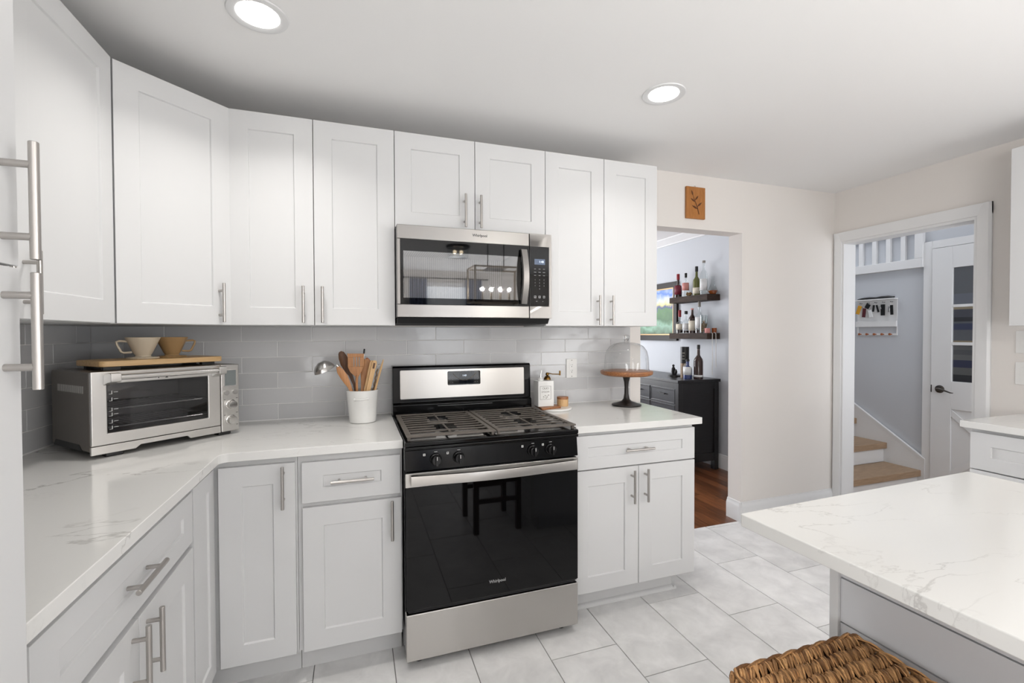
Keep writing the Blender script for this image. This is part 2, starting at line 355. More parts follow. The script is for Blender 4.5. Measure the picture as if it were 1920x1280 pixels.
    def ring(s, o, u, v, ext, W, H, hole):
        """rectangular slab W x H with a rectangular hole (a0, a1, b0, b1), extruded along ext"""
        a0, a1, b0, b1 = hole
        o, u, v, ext = map(Vector, (o, u, v, ext))
        def pts(k): return [[s.b.verts.new(o+u*a+v*b+ext*k) for a, b in q] for q in (((0, 0), (W, 0), (W, H), (0, H)), ((a0, b0), (a1, b0), (a1, b1), (a0, b1)))]
        (A, I), (B, J) = pts(0), pts(1)
        for i in range(4):
            j = (i+1) % 4
            s.b.faces.new((A[i], A[j], I[j], I[i])); s.b.faces.new((B[i], B[j], J[j], J[i])); s.b.faces.new((A[i], A[j], B[j], B[i])); s.b.faces.new((I[i], I[j], J[j], J[i]))
        return s
    def build(s, name, m, parent=None, bevel=0., seg=2, ang=35, world=True):
        bm = s.b
        bmesh.ops.recalc_face_normals(bm, faces=bm.faces)
        if parent is not None and world: bmesh.ops.transform(bm, matrix=WM[parent.name].inverted(), verts=bm.verts)
        for f in bm.faces: f.smooth = True
        for e in bm.edges:
            if len(e.link_faces) == 2 and e.calc_face_angle(0) > math.radians(ang): e.smooth = False
        me = bpy.data.meshes.new(name); bm.to_mesh(me); bm.free()
        me.materials.append(m)
        o = bpy.data.objects.new(name, me); C.collection.objects.link(o)
        if parent is not None: o.parent = parent; WM[o.name] = WM[parent.name].copy()
        else: WM[o.name] = Matrix.Identity(4)
        if bevel:
            bv = o.modifiers.new('bevel', 'BEVEL'); bv.width = bevel; bv.segments = seg; bv.limit_method = 'ANGLE'; bv.angle_limit = math.radians(40); bv.harden_normals = True
        return o
WM = {}
def thing(name, label, cat, loc=(0, 0, 0), rz=0., group=None):
    o = bpy.data.objects.new(name, None); C.collection.objects.link(o); o.empty_display_size = .05
    o.location = loc; o.rotation_euler = (0, 0, rz)
    WM[o.name] = Matrix.Translation(loc) @ Matrix.Rotation(rz, 4, 'Z')
    o['label'] = label; o['category'] = cat
    if group: o['group'] = group
    return o
def tag(o, label, cat, group=None):
    o['label'] = label; o['category'] = cat
    if group: o['group'] = group
    return o
def struct(o, label=None):
    o['kind'] = 'structure'
    if label: o['label'] = label
    return o
def sthing(name, label=None, loc=(0, 0, 0)):
    o = bpy.data.objects.new(name, None); C.collection.objects.link(o); o.location = loc; WM[o.name] = Matrix.Translation(loc); o['kind'] = 'structure'
    if label: o['label'] = label
    return o
def text(name, s, m, parent, o, u, v, size, depth=.0006, align='CENTER', bold=0.):
    """lettering as a mesh: o centre point, u reading direction, v up (world axes)"""
    cu = bpy.data.curves.new('lettering', 'FONT'); cu.body = s; cu.size = size; cu.extrude = depth; cu.align_x = align; cu.align_y = 'CENTER'; cu.offset = bold; cu.resolution_u = 3
    t = bpy.data.objects.new('lettering', cu); C.collection.objects.link(t)
    dg = bpy.context.evaluated_depsgraph_get(); me = bpy.data.meshes.new_from_object(t.evaluated_get(dg))
    bpy.data.objects.remove(t); bpy.data.curves.remove(cu)
    u, v = Vector(u).normalized(), Vector(v).normalized(); n = u.cross(v)
    mtx = Matrix((u, v, n)).transposed().to_4x4(); mtx.translation = o
    if parent is not None: mtx = WM[parent.name].inverted() @ mtx
    me.transform(mtx); me.name = name; me.materials.clear(); me.materials.append(m)
    ob = bpy.data.objects.new(name, me); C.collection.objects.link(ob)
    if parent is not None: ob.parent = parent; WM[ob.name] = WM[parent.name].copy()
    return ob
def pull(parent, c, axis, nrm, length=.16, name='handle', stand=.032, r=.006, sp=None):
    """bar pull: c on the door face"""
    c, axis, nrm = Vector(c), Vector(axis).normalized(), Vector(nrm).normalized()
    sp = length*.62 if sp is None else sp
    b = MB(); h = c+nrm*stand
    b.cyl(h-axis*length/2, h+axis*length/2, r, 16)
    for k in (-1, 1): b.cyl(c+axis*k*sp/2-nrm*.001, h+axis*k*sp/2, r*.85, 12)
    return b.build(name, M['handle'], parent, bevel=.0008, seg=1)
X, Y, Z = Vector((1, 0, 0)), Vector((0, 1, 0)), Vector((0, 0, 1))

# ------------------------------------------------------------------ dimensions
XL, XR, YB, CEIL = -1.30, 3.31, -6.0, 2.408
XE = 1.568            # end of the wall beside the dining opening
XO, ZO = 2.405, 2.045  # right side and head of the dining opening
XD = 3.25             # dining room wall with the shelves
XH = 4.40             # far hall wall

# ------------------------------------------------------------------ shell
def tile_floor():
    b = MB(); w_, l_, g = .3063, .61, .002
    for k in range(-7, 8):
        x0 = 1.492+w_*k; y0 = -.83-(l_/3)*k; y0 = y0-math.floor((y0+6.0)/l_)*l_-l_
        yy = y0
        while yy < 0.02:
            a, c, d, e = max(x0+g, XL), min(x0+w_-g, XR+.10), max(yy+g, YB), min(yy+l_-g, 0.012)
            if c-a > .01 and e-d > .01: b.box(a, c, d, e, -.010, 0)
            yy += l_
    f = b.build('floor', M['floor_tile']); struct(f, 'pale grey stone tile floor')
    struct(MB().box(XL-.2, XR+.13, YB-.1, 0.012, -.05, -.0035).build('floor_grout', M['floor_grout']), 'grey grout bed under the floor tiles')
tile_floor()
def wood_floor():
    b = MB(); x = 0.9; rnd = random.Random(3)
    while x < 3.6:
        y = .012-rnd.random()*1.2
        while y < 4.2:
            L = .7+rnd.random()*.7
            b.box(x+.0006, x+.0894, max(y+.0006, .012), min(y+L-.0006, 4.2), -.02, 0 if y+L > .02 else -.0001); y += L
        x += .09
    struct(b.build('floor_dining', M['wood_floor']), 'dark brown plank floor of the dining room')
wood_floor()
struct(MB().box(3.41, 4.5, -2.0, 3.0, -.03, -.001).build('floor_hall', M['oak']), 'wood floor of the hall')
b = MB(); b.box(XL-.12, XE, 0, .12, 0, CEIL); b.box(XO, XR, 0, .12, 0, CEIL); b.box(XE, XO, 0, .12, ZO, CEIL)
struct(b.build('wall_back', M['wall']), 'pale warm grey kitchen wall with an opening to the dining room')
struct(MB().box(XL-.12, XL, YB, 0, 0, CEIL).build('wall_left', M['wall']))
HY0, HY1, HZ = -.857, -.060, 2.028      # hall doorway
b = MB(); b.box(XR, XR+.12, HY1, .12, 0, CEIL); b.box(XR, XR+.12, YB, HY0, 0, CEIL); b.box(XR, XR+.12, HY0, HY1, HZ, CEIL)
struct(b.build('wall_right', M['wall']), 'beige kitchen wall with a doorway to the hall')
struct(MB().box(XL-.12, XR+.12, YB, .12, CEIL, CEIL+.1).build('ceiling', M['ceil']))
struct(MB().box(XL-.12, XR+.12, YB-.12, YB, 0, CEIL).build('wall_rear', M['wall']))
# dining room
struct(MB().box(XD, 3.43, .12, 4.3, 0, CEIL+.02).build('wall_dining_right', M['wall_cool']))
struct(MB().box(.5, XD, 4.2, 4.3, 0, CEIL+.02).build('wall_dining_far', M['wall_cool']))
struct(MB().box(.4, .5, .12, 4.3, 0, CEIL+.02).build('wall_dining_left', M['wall_cool']))
struct(MB().box(.4, 3.43, .12, 4.3, CEIL+.02, CEIL+.1).build('ceiling_dining', M['ceil']))
crown = [(0, 0), (.075, 0), (.075, -.012), (.05, -.028), (.03, -.052), (.014, -.062), (.014, -.075), (0, -.075)]
struct(MB().prism(crown, (XD-.0005, .125, CEIL+.0195), -X, Z, (0, 4.07, 0)).build('trim_1', M['white_trim'], ang=50), 'white crown moulding in the dining room')
bprof = [(0, 0), (.016, 0), (.016, .105), (.012, .118), (.007, .128), (.007, .137), (0, .14)]
struct(MB().prism(bprof, (XD-.0005, .125, 0), -X, Z, (0, 4.07, 0)).build('baseboard_dining', M['white_trim'], ang=50), 'white baseboard below the bar shelves')
b = MB(); b.prism(bprof, (XO-.018, -.0005, 0), -Y, Z, (XR-XO+.017, 0, 0)); b.prism(bprof, (XO-.0005, -.016, 0), -X, Z, (0, .136, 0))
struct(b.build('baseboard_back', M['white_trim'], ang=50), 'white baseboard right of the dining opening')
struct(MB().prism(bprof, (XR-.0005, -1.0, 0), -X, Z, (0, -.14, 0)).build('baseboard_right', M['white_trim'], ang=50), 'white baseboard beside the hall doorway')
# hall doorway casing and jambs
def casing():
    b = MB(); cw = .068
    pr = [(0, 0), (cw, 0), (cw, .012), (cw-.012, .02), (.02, .016), (.008, .012), (0, .010)]
    b.prism([(p*.82, q) for p, q in pr], (XR-.0005, HY1, 0), Y, -X, (0, 0, HZ+cw)); b.prism(pr, (XR-.0005, HY0, 0), -Y, -X, (0, 0, HZ+cw))
    b.prism([(0, 0), (cw, 0), (cw, .018), (.010, .012), (0, .010)], (XR-.0005, HY0-cw, HZ), Z, -X, (0, HY1-HY0+1.82*cw, 0))
    b.box(XR-.001, XR+.125, HY1-.012, HY1+.0005, 0, HZ); b.box(XR-.001, XR+.125, HY0-.0005, HY0+.018, 0, HZ); b.box(XR-.001, XR+.125, HY0+.0181, HY1-.0121, HZ-.018, HZ+.0005)
    struct(b.build('trim_2', M['white_trim'], ang=40), 'white casing around the hall doorway')
casing()
# hall
struct(MB().box(XH, XH+.1, -2.0, 3.0, 0, 3.2).build('wall_hall_far', M['wall_cool']))
struct(MB().box(3.43, XH, -2.1, -2.0, 0, 3.2).build('wall_hall_near', M['wall_cool']))
struct(MB().box(3.43, XH, 3.0, 3.1, 0, 3.2).build('wall_hall_end', M['wall_cool']))
struct(MB().box(3.33, XH+.1, -2.1, 3.1, 3.2, 3.3).build('ceiling_hall', M['ceil']))
struct(MB().box(3.33, 3.43, -2.0, 3.0, CEIL+.1, 3.2).build('wall_hall_upper', M['wall_cool']))

# ------------------------------------------------------------------ backsplash tiles
def backsplash():
    TW, TH, g = .3145, .0775, .0016
    z0, z1 = .9155, 1.3805
    def run(name, a0, a1, place, lab, phase):
        b = MB(); n = int(math.ceil((z1-z0)/TH))
        for r in range(n+1):
            zt = 1.3855-r*TH; zb = zt-TH
            lo, hi = max(zb+g, z0), min(zt-g, z1)
            if hi-lo < .004: continue
            x = phase+(r % 2)*TW/2; x += math.floor((a0-x)/TW)*TW
            while x < a1:
                s, e = max(x+g, a0), min(x+TW-g, a1)
                if e-s > .006: place(b, s, e, lo, hi)
                x += TW
        t = b.build(name, M['tile'], bevel=.0015, seg=2); return struct(t, lab)
    run('wall_back_tiles', XL+.009, 1.486, lambda b, s, e, lo, hi: b.box(s, e, -.0085, -.0025, lo, hi), 'grey glazed subway tile backsplash behind the range', .241)
    run('wall_left_tiles', -1.68, -.009, lambda b, s, e, lo, hi: b.box(XL+.0025, XL+.0085, s, e, lo, hi), 'grey glazed subway tile backsplash on the left wall', -.12)
    b = MB(); b.box(XL+.0005, 1.4865, -.0066, -.0005, .9155, 1.3815); b.box(XL+.0005, XL+.0066, -1.68, -.0066, .9155, 1.3815)
    struct(b.build('wall_tile_grout', M['grout']), 'pale grout between the backsplash tiles')
backsplash()

# ------------------------------------------------------------------ cabinets
G = .0015
ZU0, ZU1 = 1.382, 2.289
def door(par, o, u, nrm, W, H, st=.075, tb=None, name='door', m='cab'):
    return MB().panel(o, u, Z, nrm, W, H, st=st, tb=tb).build(name, M[m], par, bevel=.0012, seg=2)
def upper_back(label, x0, x1, split, z0, z1, h_at, hz):
    t = thing('upper_cabinet', label, 'cabinet', ((x0+x1)/2, -.16, z0), group='white wall cabinets')
    MB().box(x0+.0005, x1-.0005, -.309, -.0015, z0, z1-.002).build('carcass', M['cab'], t)
    for a, c, hx in ((x0, split, h_at[0]), (split, x1, h_at[1])):
        d = door(t, (a+G, -.3105, z0+.001), X, -Y, c-a-2*G, z1-z0-.001)
        pull(d, (hx, -.3305, hz), Z, -Y)
    return t
upper_back('white two door wall cabinet left of the microwave', -.679, 0, -.349, ZU0, ZU1, (-.392, -.3145), 1.473)
upper_back('short white two door wall cabinet above the microwave', 0, .762, .386, 1.842, ZU1, (.333, .410), 1.94)
upper_back('white two door wall cabinet right of the microwave beside the dining opening', .762, 1.452, 1.1085, ZU0, ZU1, (1.067, 1.149), 1.467)
# corner diagonal
def corner_upper():
    t = thing('corner_wall_cabinet', 'white diagonal one door corner wall cabinet above the toaster oven', 'cabinet', (-1.0, -.3, ZU0))
    a, c = Vector((-.97, -.6175, 0)), Vector((-.6865, -.334, 0))
    poly = [(XL+.0015, -.0015), (-.6805, -.0015), (-.6805, -.318), (-.6865, -.318), (-.954, -.6095), (-.97, -.6155), (XL+.0015, -.6155)]
    poly = [(XL+.0015, -.0015), (-.6805, -.0015), (-.6805, -.309), (-.979, -.5915), (XL+.0015, -.5915)]
    MB().prism(poly, (0, 0, ZU0), X, Y, (0, 0, ZU1-ZU0-.002)).build('carcass', M['cab'], t)
    A, B = Vector((-.979, -.5915, 0)), Vector((-.6805, -.309, 0)); u = (B-A).normalized(); n = Vector((u.y, -u.x, 0)); L = (B-A).length
    o = A+u*.010+n*.001; W = L-.014
    d = door(t, (o.x, o.y, ZU0+.001), u, n, W, ZU1-ZU0-.001)
    h = o+u*(W-.052)+n*.02
    pull(d, (h.x, h.y, 1.473), Z, n)
corner_upper()
def left_upper():
    t = thing('upper_cabinet', 'white wall cabinet on the left wall with its handle near the pantry', 'cabinet', (-1.13, -1.08, ZU0), group='white wall cabinets')
    y1, y0, ym = -.5925, -1.60, -1.105
    MB().box(XL+.0015, -.981, y0, y1, ZU0, ZU1-.002).build('carcass', M['cab'], t)
    for a, c, hy in ((ym, y1-.012, -1.060), (y0, ym, -1.155)):
        d = door(t, (-.9795, a+G, ZU0+.001), Y, X, c-a-2*G, ZU1-ZU0-.001)
        pull(d, (-.9595, hy, 1.475), Z, X)
left_upper()
def right_upper():
    t = thing('upper_cabinet', 'white wall cabinet at the right edge of the photo above the light switches', 'cabinet', (3.15, -1.5, 1.372), group='white wall cabinets')
    y1, y0, ym = -1.143, -1.90, -1.52
    MB().box(3.0, XR-.0015, y0, y1, 1.374, 2.27).build('carcass', M['cab'], t)
    for a, c, hy in ((ym, y1, -1.47), (y0, ym, -1.57)):
        d = door(t, (2.999, a+G, 1.374), Y, -X, c-a-2*G, 2.27-1.374) if False else door(t, (2.999, c-G, 1.374), -Y, -X, c-a-2*G, 2.27-1.374)
        pull(d, (2.979, hy, 1.465), Z, -X)
right_upper()

ZB0, ZB1, YD = .117, .882, -.611     # base carcass bottom, top, carcass front (door adds 20 mm)
def base_drawer(par, x0, x1, z0, z1, st=.075, tb=.055):
    d = door(par, (x0, YD-.0005, z0), X, -Y, x1-x0, z1-z0, st, tb, 'drawer_front')
    pull(d, ((x0+x1)/2+.0, YD-.0205, (z0+z1)/2), X, -Y)
    return d
def base_back_left():
    t = thing('base_cabinet', 'white base cabinet with one drawer over one door left of the range', 'cabinet', (-.19, -.3, 0), group='white base cabinets')
    MB().box(-.392, -.001, YD, -.002, ZB0, ZB1).build('carcass', M['cab'], t)
    MB().box(-.392, -.001, -.54, -.02, 0, ZB0-.0005).build('toe_kick', M['cab'], t)
    base_drawer(t, -.377, -.009, .694, .851)
    d = door(t, (-.3755, YD-.0005, .119), X, -Y, .3695, .557)
    pull(d, (-.0445, YD-.0205, .595), Z, -Y)
base_back_left()
def base_corner():
    t = thing('corner_base_cabinet', 'white corner base cabinet with two narrow bifold doors meeting at a right angle', 'cabinet', (-.9, -.3, 0))
    poly = [(XL+.0015, -.002), (-.3935, -.002), (-.3935, YD), (-.686, YD), (-.686, -.872), (XL+.0015, -.872)]
    MB().prism(poly, (0, 0, ZB0), X, Y, (0, 0, ZB1-ZB0)).build('carcass', M['cab'], t)
    poly = [(XL+.02, -.02), (-.394, -.02), (-.394, -.54), (-.757, -.54), (-.757, -.872), (XL+.02, -.872)]
    MB().prism(poly, (0, 0, 0), X, Y, (0, 0, ZB0-.0005)).build('toe_kick', M['cab'], t)
    d = door(t, (-.654, YD-.0005, .119), X, -Y, .254, .737)
    pull(d, (-.4395, YD-.0205, .77), Z, -Y)
    door(t, (-.6855, -.852, .119), Y, X, .216, .737, st=.06)
base_corner()
def base_left():
    t = thing('base_cabinet', 'white base cabinet with one wide drawer over two doors beside the tall pantry', 'cabinet', (-.98, -1.24, 0), group='white base cabinets')
    MB().box(XL+.0015, -.686, -1.6825, -.8735, ZB0, ZB1).build('carcass', M['cab'], t)
    MB().box(XL+.02, -.757, -1.6825, -.8735, 0, ZB0-.0005).build('toe_kick', M['cab'], t)
    d = MB().panel((-.6855, -1.617, .694), Y, Z, X, .752, .157, .075, tb=.055).build('drawer_front', M['cab'], t, bevel=.0012)
    pull(d, (-.6655, -1.245, .7725), Y, X)
    for a, c, hy in ((-1.617, -1.2425, -1.277), (-1.2395, -.865, -1.20)):
        e = door(t, (-.6855, a, .119), Y, X, c-a, .557)
        pull(e, (-.6655, hy, .592), Z, X)
base_left()
def base_right():
    t = thing('base_cabinet', 'white base cabinet with one drawer over two doors right of the range', 'cabinet', (1.11, -.3, 0), group='white base cabinets')
    MB().box(.772, 1.459, YD, -.002, ZB0, ZB1).build('carcass', M['cab'], t)
    MB().box(.772, 1.39, -.54, -.02, 0, ZB0-.0005).build('toe_kick', M['cab'], t)
    qr = [(0, 0), (.018, 0), (.017, .007), (.012, .013), (.007, .017), (0, .018)]
    b = MB(); b.prism(qr, (.772, -.5405, 0), -Y, Z, (.636, 0, 0)); b.prism(qr, (1.3905, -.558, 0), X, Z, (0, .535, 0)); b.build('quarter_round', M['cab'], t)
    base_drawer(t, .7735, 1.459, .703, .862)
    for a, c, hx in ((.7735, 1.1235, 1.084), (1.1265, 1.459, 1.160)):
        d = door(t, (a, YD-.0005, .119), X, -Y, c-a, .578)
        pull(d, (hx, YD-.0205, .604), Z, -Y)
base_right()
def base_right_wall():
    t = thing('base_cabinet', 'white base cabinet on the right wall beyond the island', 'cabinet', (2.97, -1.6, 0), group='white base cabinets')
    MB().box(2.646, XR-.002, -2.4, -1.165, ZB0, ZB1).build('carcass', M['cab'], t)
    MB().box(2.72, XR-.02, -2.4, -1.165, 0, ZB0-.0005).build('toe_kick', M['cab'], t)
    for a, c in ((-1.168, -1.77), (-1.774, -2.396)):
        d = MB().panel((2.6455, a, .69), -Y, Z, -X, a-c, .175, .075, tb=.06).build('drawer_front', M['cab'], t, bevel=.0012)
        pull(d, (2.6255, (a+c)/2, .777), Y, -X)
        e = door(t, (2.6455, a, .119), -Y, -X, a-c, .565)
        pull(e, (2.6255, c+.05, .59), Z, -X)
base_right_wall()
def pantry():
    t = thing('pantry_cabinet', 'tall white pantry cabinet at the left edge of the photo with two long bar handles', 'cabinet', (-.97, -2.0, 0))
    y1, y0 = -1.684, -2.42
    MB().box(XL+.0015, -.6525, y0, y1, ZB0, 2.30).build('carcass', M['cab'], t)
    MB().box(XL+.02, -.75, y0, y1, 0, ZB0-.0005).build('toe_kick', M['cab'], t)
    for z0, z1, hz in ((.119, 1.4375, 1.347), (1.4405, 2.29, 1.528)):
        d = MB().panel((-.652, y0, z0), Y, Z, X, y1-y0-.001, z1-z0, .075).build('door', M['cab'], t, bevel=.0012)
        pull(d, (-.632, -1.718, hz), Z, X, length=.163, sp=.100, stand=.036)
pantry()

# ------------------------------------------------------------------ worktops
def round_poly(poly, radii, n=5):
    out = []; N = len(poly)
    for i in range(N):
        p, r = Vector(poly[i]), radii[i]
        if not r: out.append(tuple(p)); continue
        a = (Vector(poly[i-1])-p).normalized(); c = (Vector(poly[(i+1) % N])-p).normalized()
        ang = a.angle(c); d = r/math.tan(ang/2); ctr = p+(a+c).normalized()*(r/math.sin(ang/2))
        s, e = p+a*d-ctr, p+c*d-ctr
        for k in range(n+1):
            f = k/n; v = (s*(1-f)+e*f); v.normalize(); out.append(tuple(ctr+v*r))
    return out
def slab(name, label, poly, radii, z0, z1, bevel=.003):
    o = MB().prism(round_poly(poly, radii), (0, 0, z0), X, Y, (0, 0, z1-z0)).build(name, M['quartz'], bevel=bevel, seg=2)
    return tag(o, label, 'countertop')
slab('countertop', 'white veined quartz countertop turning the corner under the toaster oven', [(XL+.001, -.001), (-.0005, -.001), (-.0005, -.658), (-.640, -.658), (-.640, -1.6825), (XL+.001, -1.6825)], [0, 0, .002, .028, 0, 0], .8825, .915)
slab('countertop', 'short white quartz countertop under the cake stand right of the range', [(.7705, -.001), (1.5675, -.001), (1.5675, -.003), (1.484, -.003), (1.484, -.661), (.7705, -.661)], [0, 0, 0, 0, .006, 0], .8825, .915) if False else \
slab('countertop', 'short white quartz countertop under the cake stand right of the range', [(.7705, -.001), (1.484, -.001), (1.484, -.661), (.7705, -.661)], [0, 0, .006, .002], .8825, .915)
ITOP = slab('countertop', 'white veined quartz island top in the right foreground', [(.681, -1.692), (1.598, -1.692), (1.598, -3.7), (.681, -3.7)], [.006, .006, .006, .006], .885, .915)
slab('countertop', 'white quartz countertop on the right wall beyond the island', [(2.600, -1.138), (XR-.001, -1.138), (XR-.001, -2.42), (2.600, -2.42)], [.006, 0, 0, 0], .8825, .915)

# ------------------------------------------------------------------ island body and stool
def turn(o, pivot, ang):
    p = Vector((pivot[0], pivot[1], 0)); o.location = p+Matrix.Rotation(ang, 3, 'Z') @ (o.location-p); o.rotation_euler = (0, 0, ang)
def island():
    t = thing('kitchen_island', 'pale painted island base with horizontal plank side under the quartz top', 'island', (1.25, -2.7, 0))
    x0, x1, y1, y0 = .945, 1.56, -1.735, -3.66
    MB().box(x0, x1, y0+.002, y1-.002, .10, .8845).build('carcass', M['island_paint'], t)
    MB().box(x0+.04, x1-.06, y0+.04, y1-.04, 0, .0995).build('toe_kick', M['island_paint'], t)
    b = MB(); z = .875; h = .1095
    for k in range(8):
        zt = .8840 if k == 0 else .745-(k-1)*h; zb = .745-k*h+.0035
        if zb < .1: zb = .1
        b.box(x0-.010, x0-.0005, y0+.05, y1-.0215, zb, zt)
    b.build('plank_panel', M['island_paint'], t, bevel=.0008)
    b = MB().box(x0-.018, x0-.0005, y1-.021, y1, .1, .8842); b.build('corner_post', M['cab'], t, bevel=.0015)
    turn(t, (.681, -1.692), .031); turn(ITOP, (.681, -1.692), .031)
    MB().box(x0-.018, x0-.0005, y0, y0+.0495, .1, .8842).build('corner_post', M['cab'], t, bevel=.0015)
island()
def stool():
    t = thing('bar_stool', 'bar stool with a woven brown seagrass seat tucked beside the island', 'stool', (.72, -2.0, 0))
    x0, x1, y1, y0, zt = .545, .903, -1.800, -2.19, .655
    b = MB(); rnd = random.Random(5)
    rows = 12; dy = (y1-y0)/rows
    for r in range(rows):
        yc = y1-dy*(r+.5); n = 54
        for k in range(n):
            x = x0+.012+(x1-x0-.024)*(k+.5+rnd.uniform(-.15, .15))/n
            L = dy*rnd.uniform(.60, .74); tw = .012*rnd.uniform(.6, 1.5); zz = zt-.009+rnd.uniform(-.0015, .002)
            yo = yc+rnd.uniform(-.003, .003)
            b.tube([(x-tw, yo-L, zz-.008), (x-tw*.6, yo-L*.55, zz+.0005), (x, yo, zz+.0035), (x+tw*.6, yo+L*.55, zz+.0005), (x+tw, yo+L, zz-.008)], [.0012, .0030, .0038, .0030, .0012], 6)
    # side face strands and rolled rim
    for face in range(4):
        n = 30
        for rr in range(2):
            for k in range(n):
                f = (k+.5)/n; z = zt-.022-rr*.022
                if face == 0: p = (x0+.002, y0+(y1-y0)*f)
                elif face == 1: p = (x1-.002, y0+(y1-y0)*f)
                elif face == 2: p = (x0+(x1-x0)*f, y1-.002)
                else: p = (x0+(x1-x0)*f, y0+.002)
                b.tube([(p[0], p[1], z+.012), (p[0], p[1], z), (p[0], p[1], z-.012)], [.0035, .006, .0035], 6)
    rim = round_poly([(x0+.004, y0+.004), (x1-.004, y0+.004), (x1-.004, y1-.004), (x0+.004, y1-.004)], [.014]*4, 4)
    for q in range(2):
        P = []
        for i in range(len(rim)):
            a, c = Vector(rim[i]), Vector(rim[(i+1) % len(rim)]); m = max(1, int((c-a).length/.012))
            for k in range(m):
                v = a.lerp(c, k/m); ph = len(P)*.9+q*PI
                P.append((v.x+.0035*math.cos(ph), v.y+.0035*math.cos(ph), zt-.007+.0035*math.sin(ph)))
        b.tube(P, .0036, 6, closed=True)
    b.build('woven_seat', M['seagrass'], t)
    MB().box(x0+.008, x1-.008, y0+.008, y1-.008, zt-.05, zt-.016).build('seat_pad', M['stool_wood'], t)
    for sx in (x0+.012, x1-.047):
        for sy in (y0+.012, y1-.047):
            MB().box(sx, sx+.035, sy, sy+.035, 0, zt-.0505).build('leg', M['stool_wood'], t, bevel=.003)
    for z in (.2, .33):
        MB().box(x0+.048, x1-.048, y0+.02, y0+.04, z, z+.03).build('stretcher', M['stool_wood'], t, bevel=.002)
        MB().box(x0+.048, x1-.048, y1-.04, y1-.02, z, z+.03).build('stretcher', M['stool_wood'], t, bevel=.002)
stool()
exec_parts = []
del exec_parts
def loft(b, secs, cap=True):
    R = [[b.b.verts.new(p) for p in s] for s in secs]; n = len(R[0])
    for A, B in zip(R, R[1:]):
        for k in range(n): b.b.faces.new((A[k], A[(k+1) % n], B[(k+1) % n], B[k]))
    if cap: b.b.faces.new(R[0]); b.b.faces.new(list(reversed(R[-1])))
    return b
MB.loft = loft
def rrect(b, o, u, v, ext, W, H, r, n=5):
    P = round_poly([(0, 0), (W, 0), (W, H), (0, H)], [r]*4, n)
    return b.prism(P, o, u, v, ext)
MB.rrect = rrect
def seven(name, s, m, parent, o, u, v, h):
    return text(name, s, m, parent, o, u, v, h, depth=.0003)

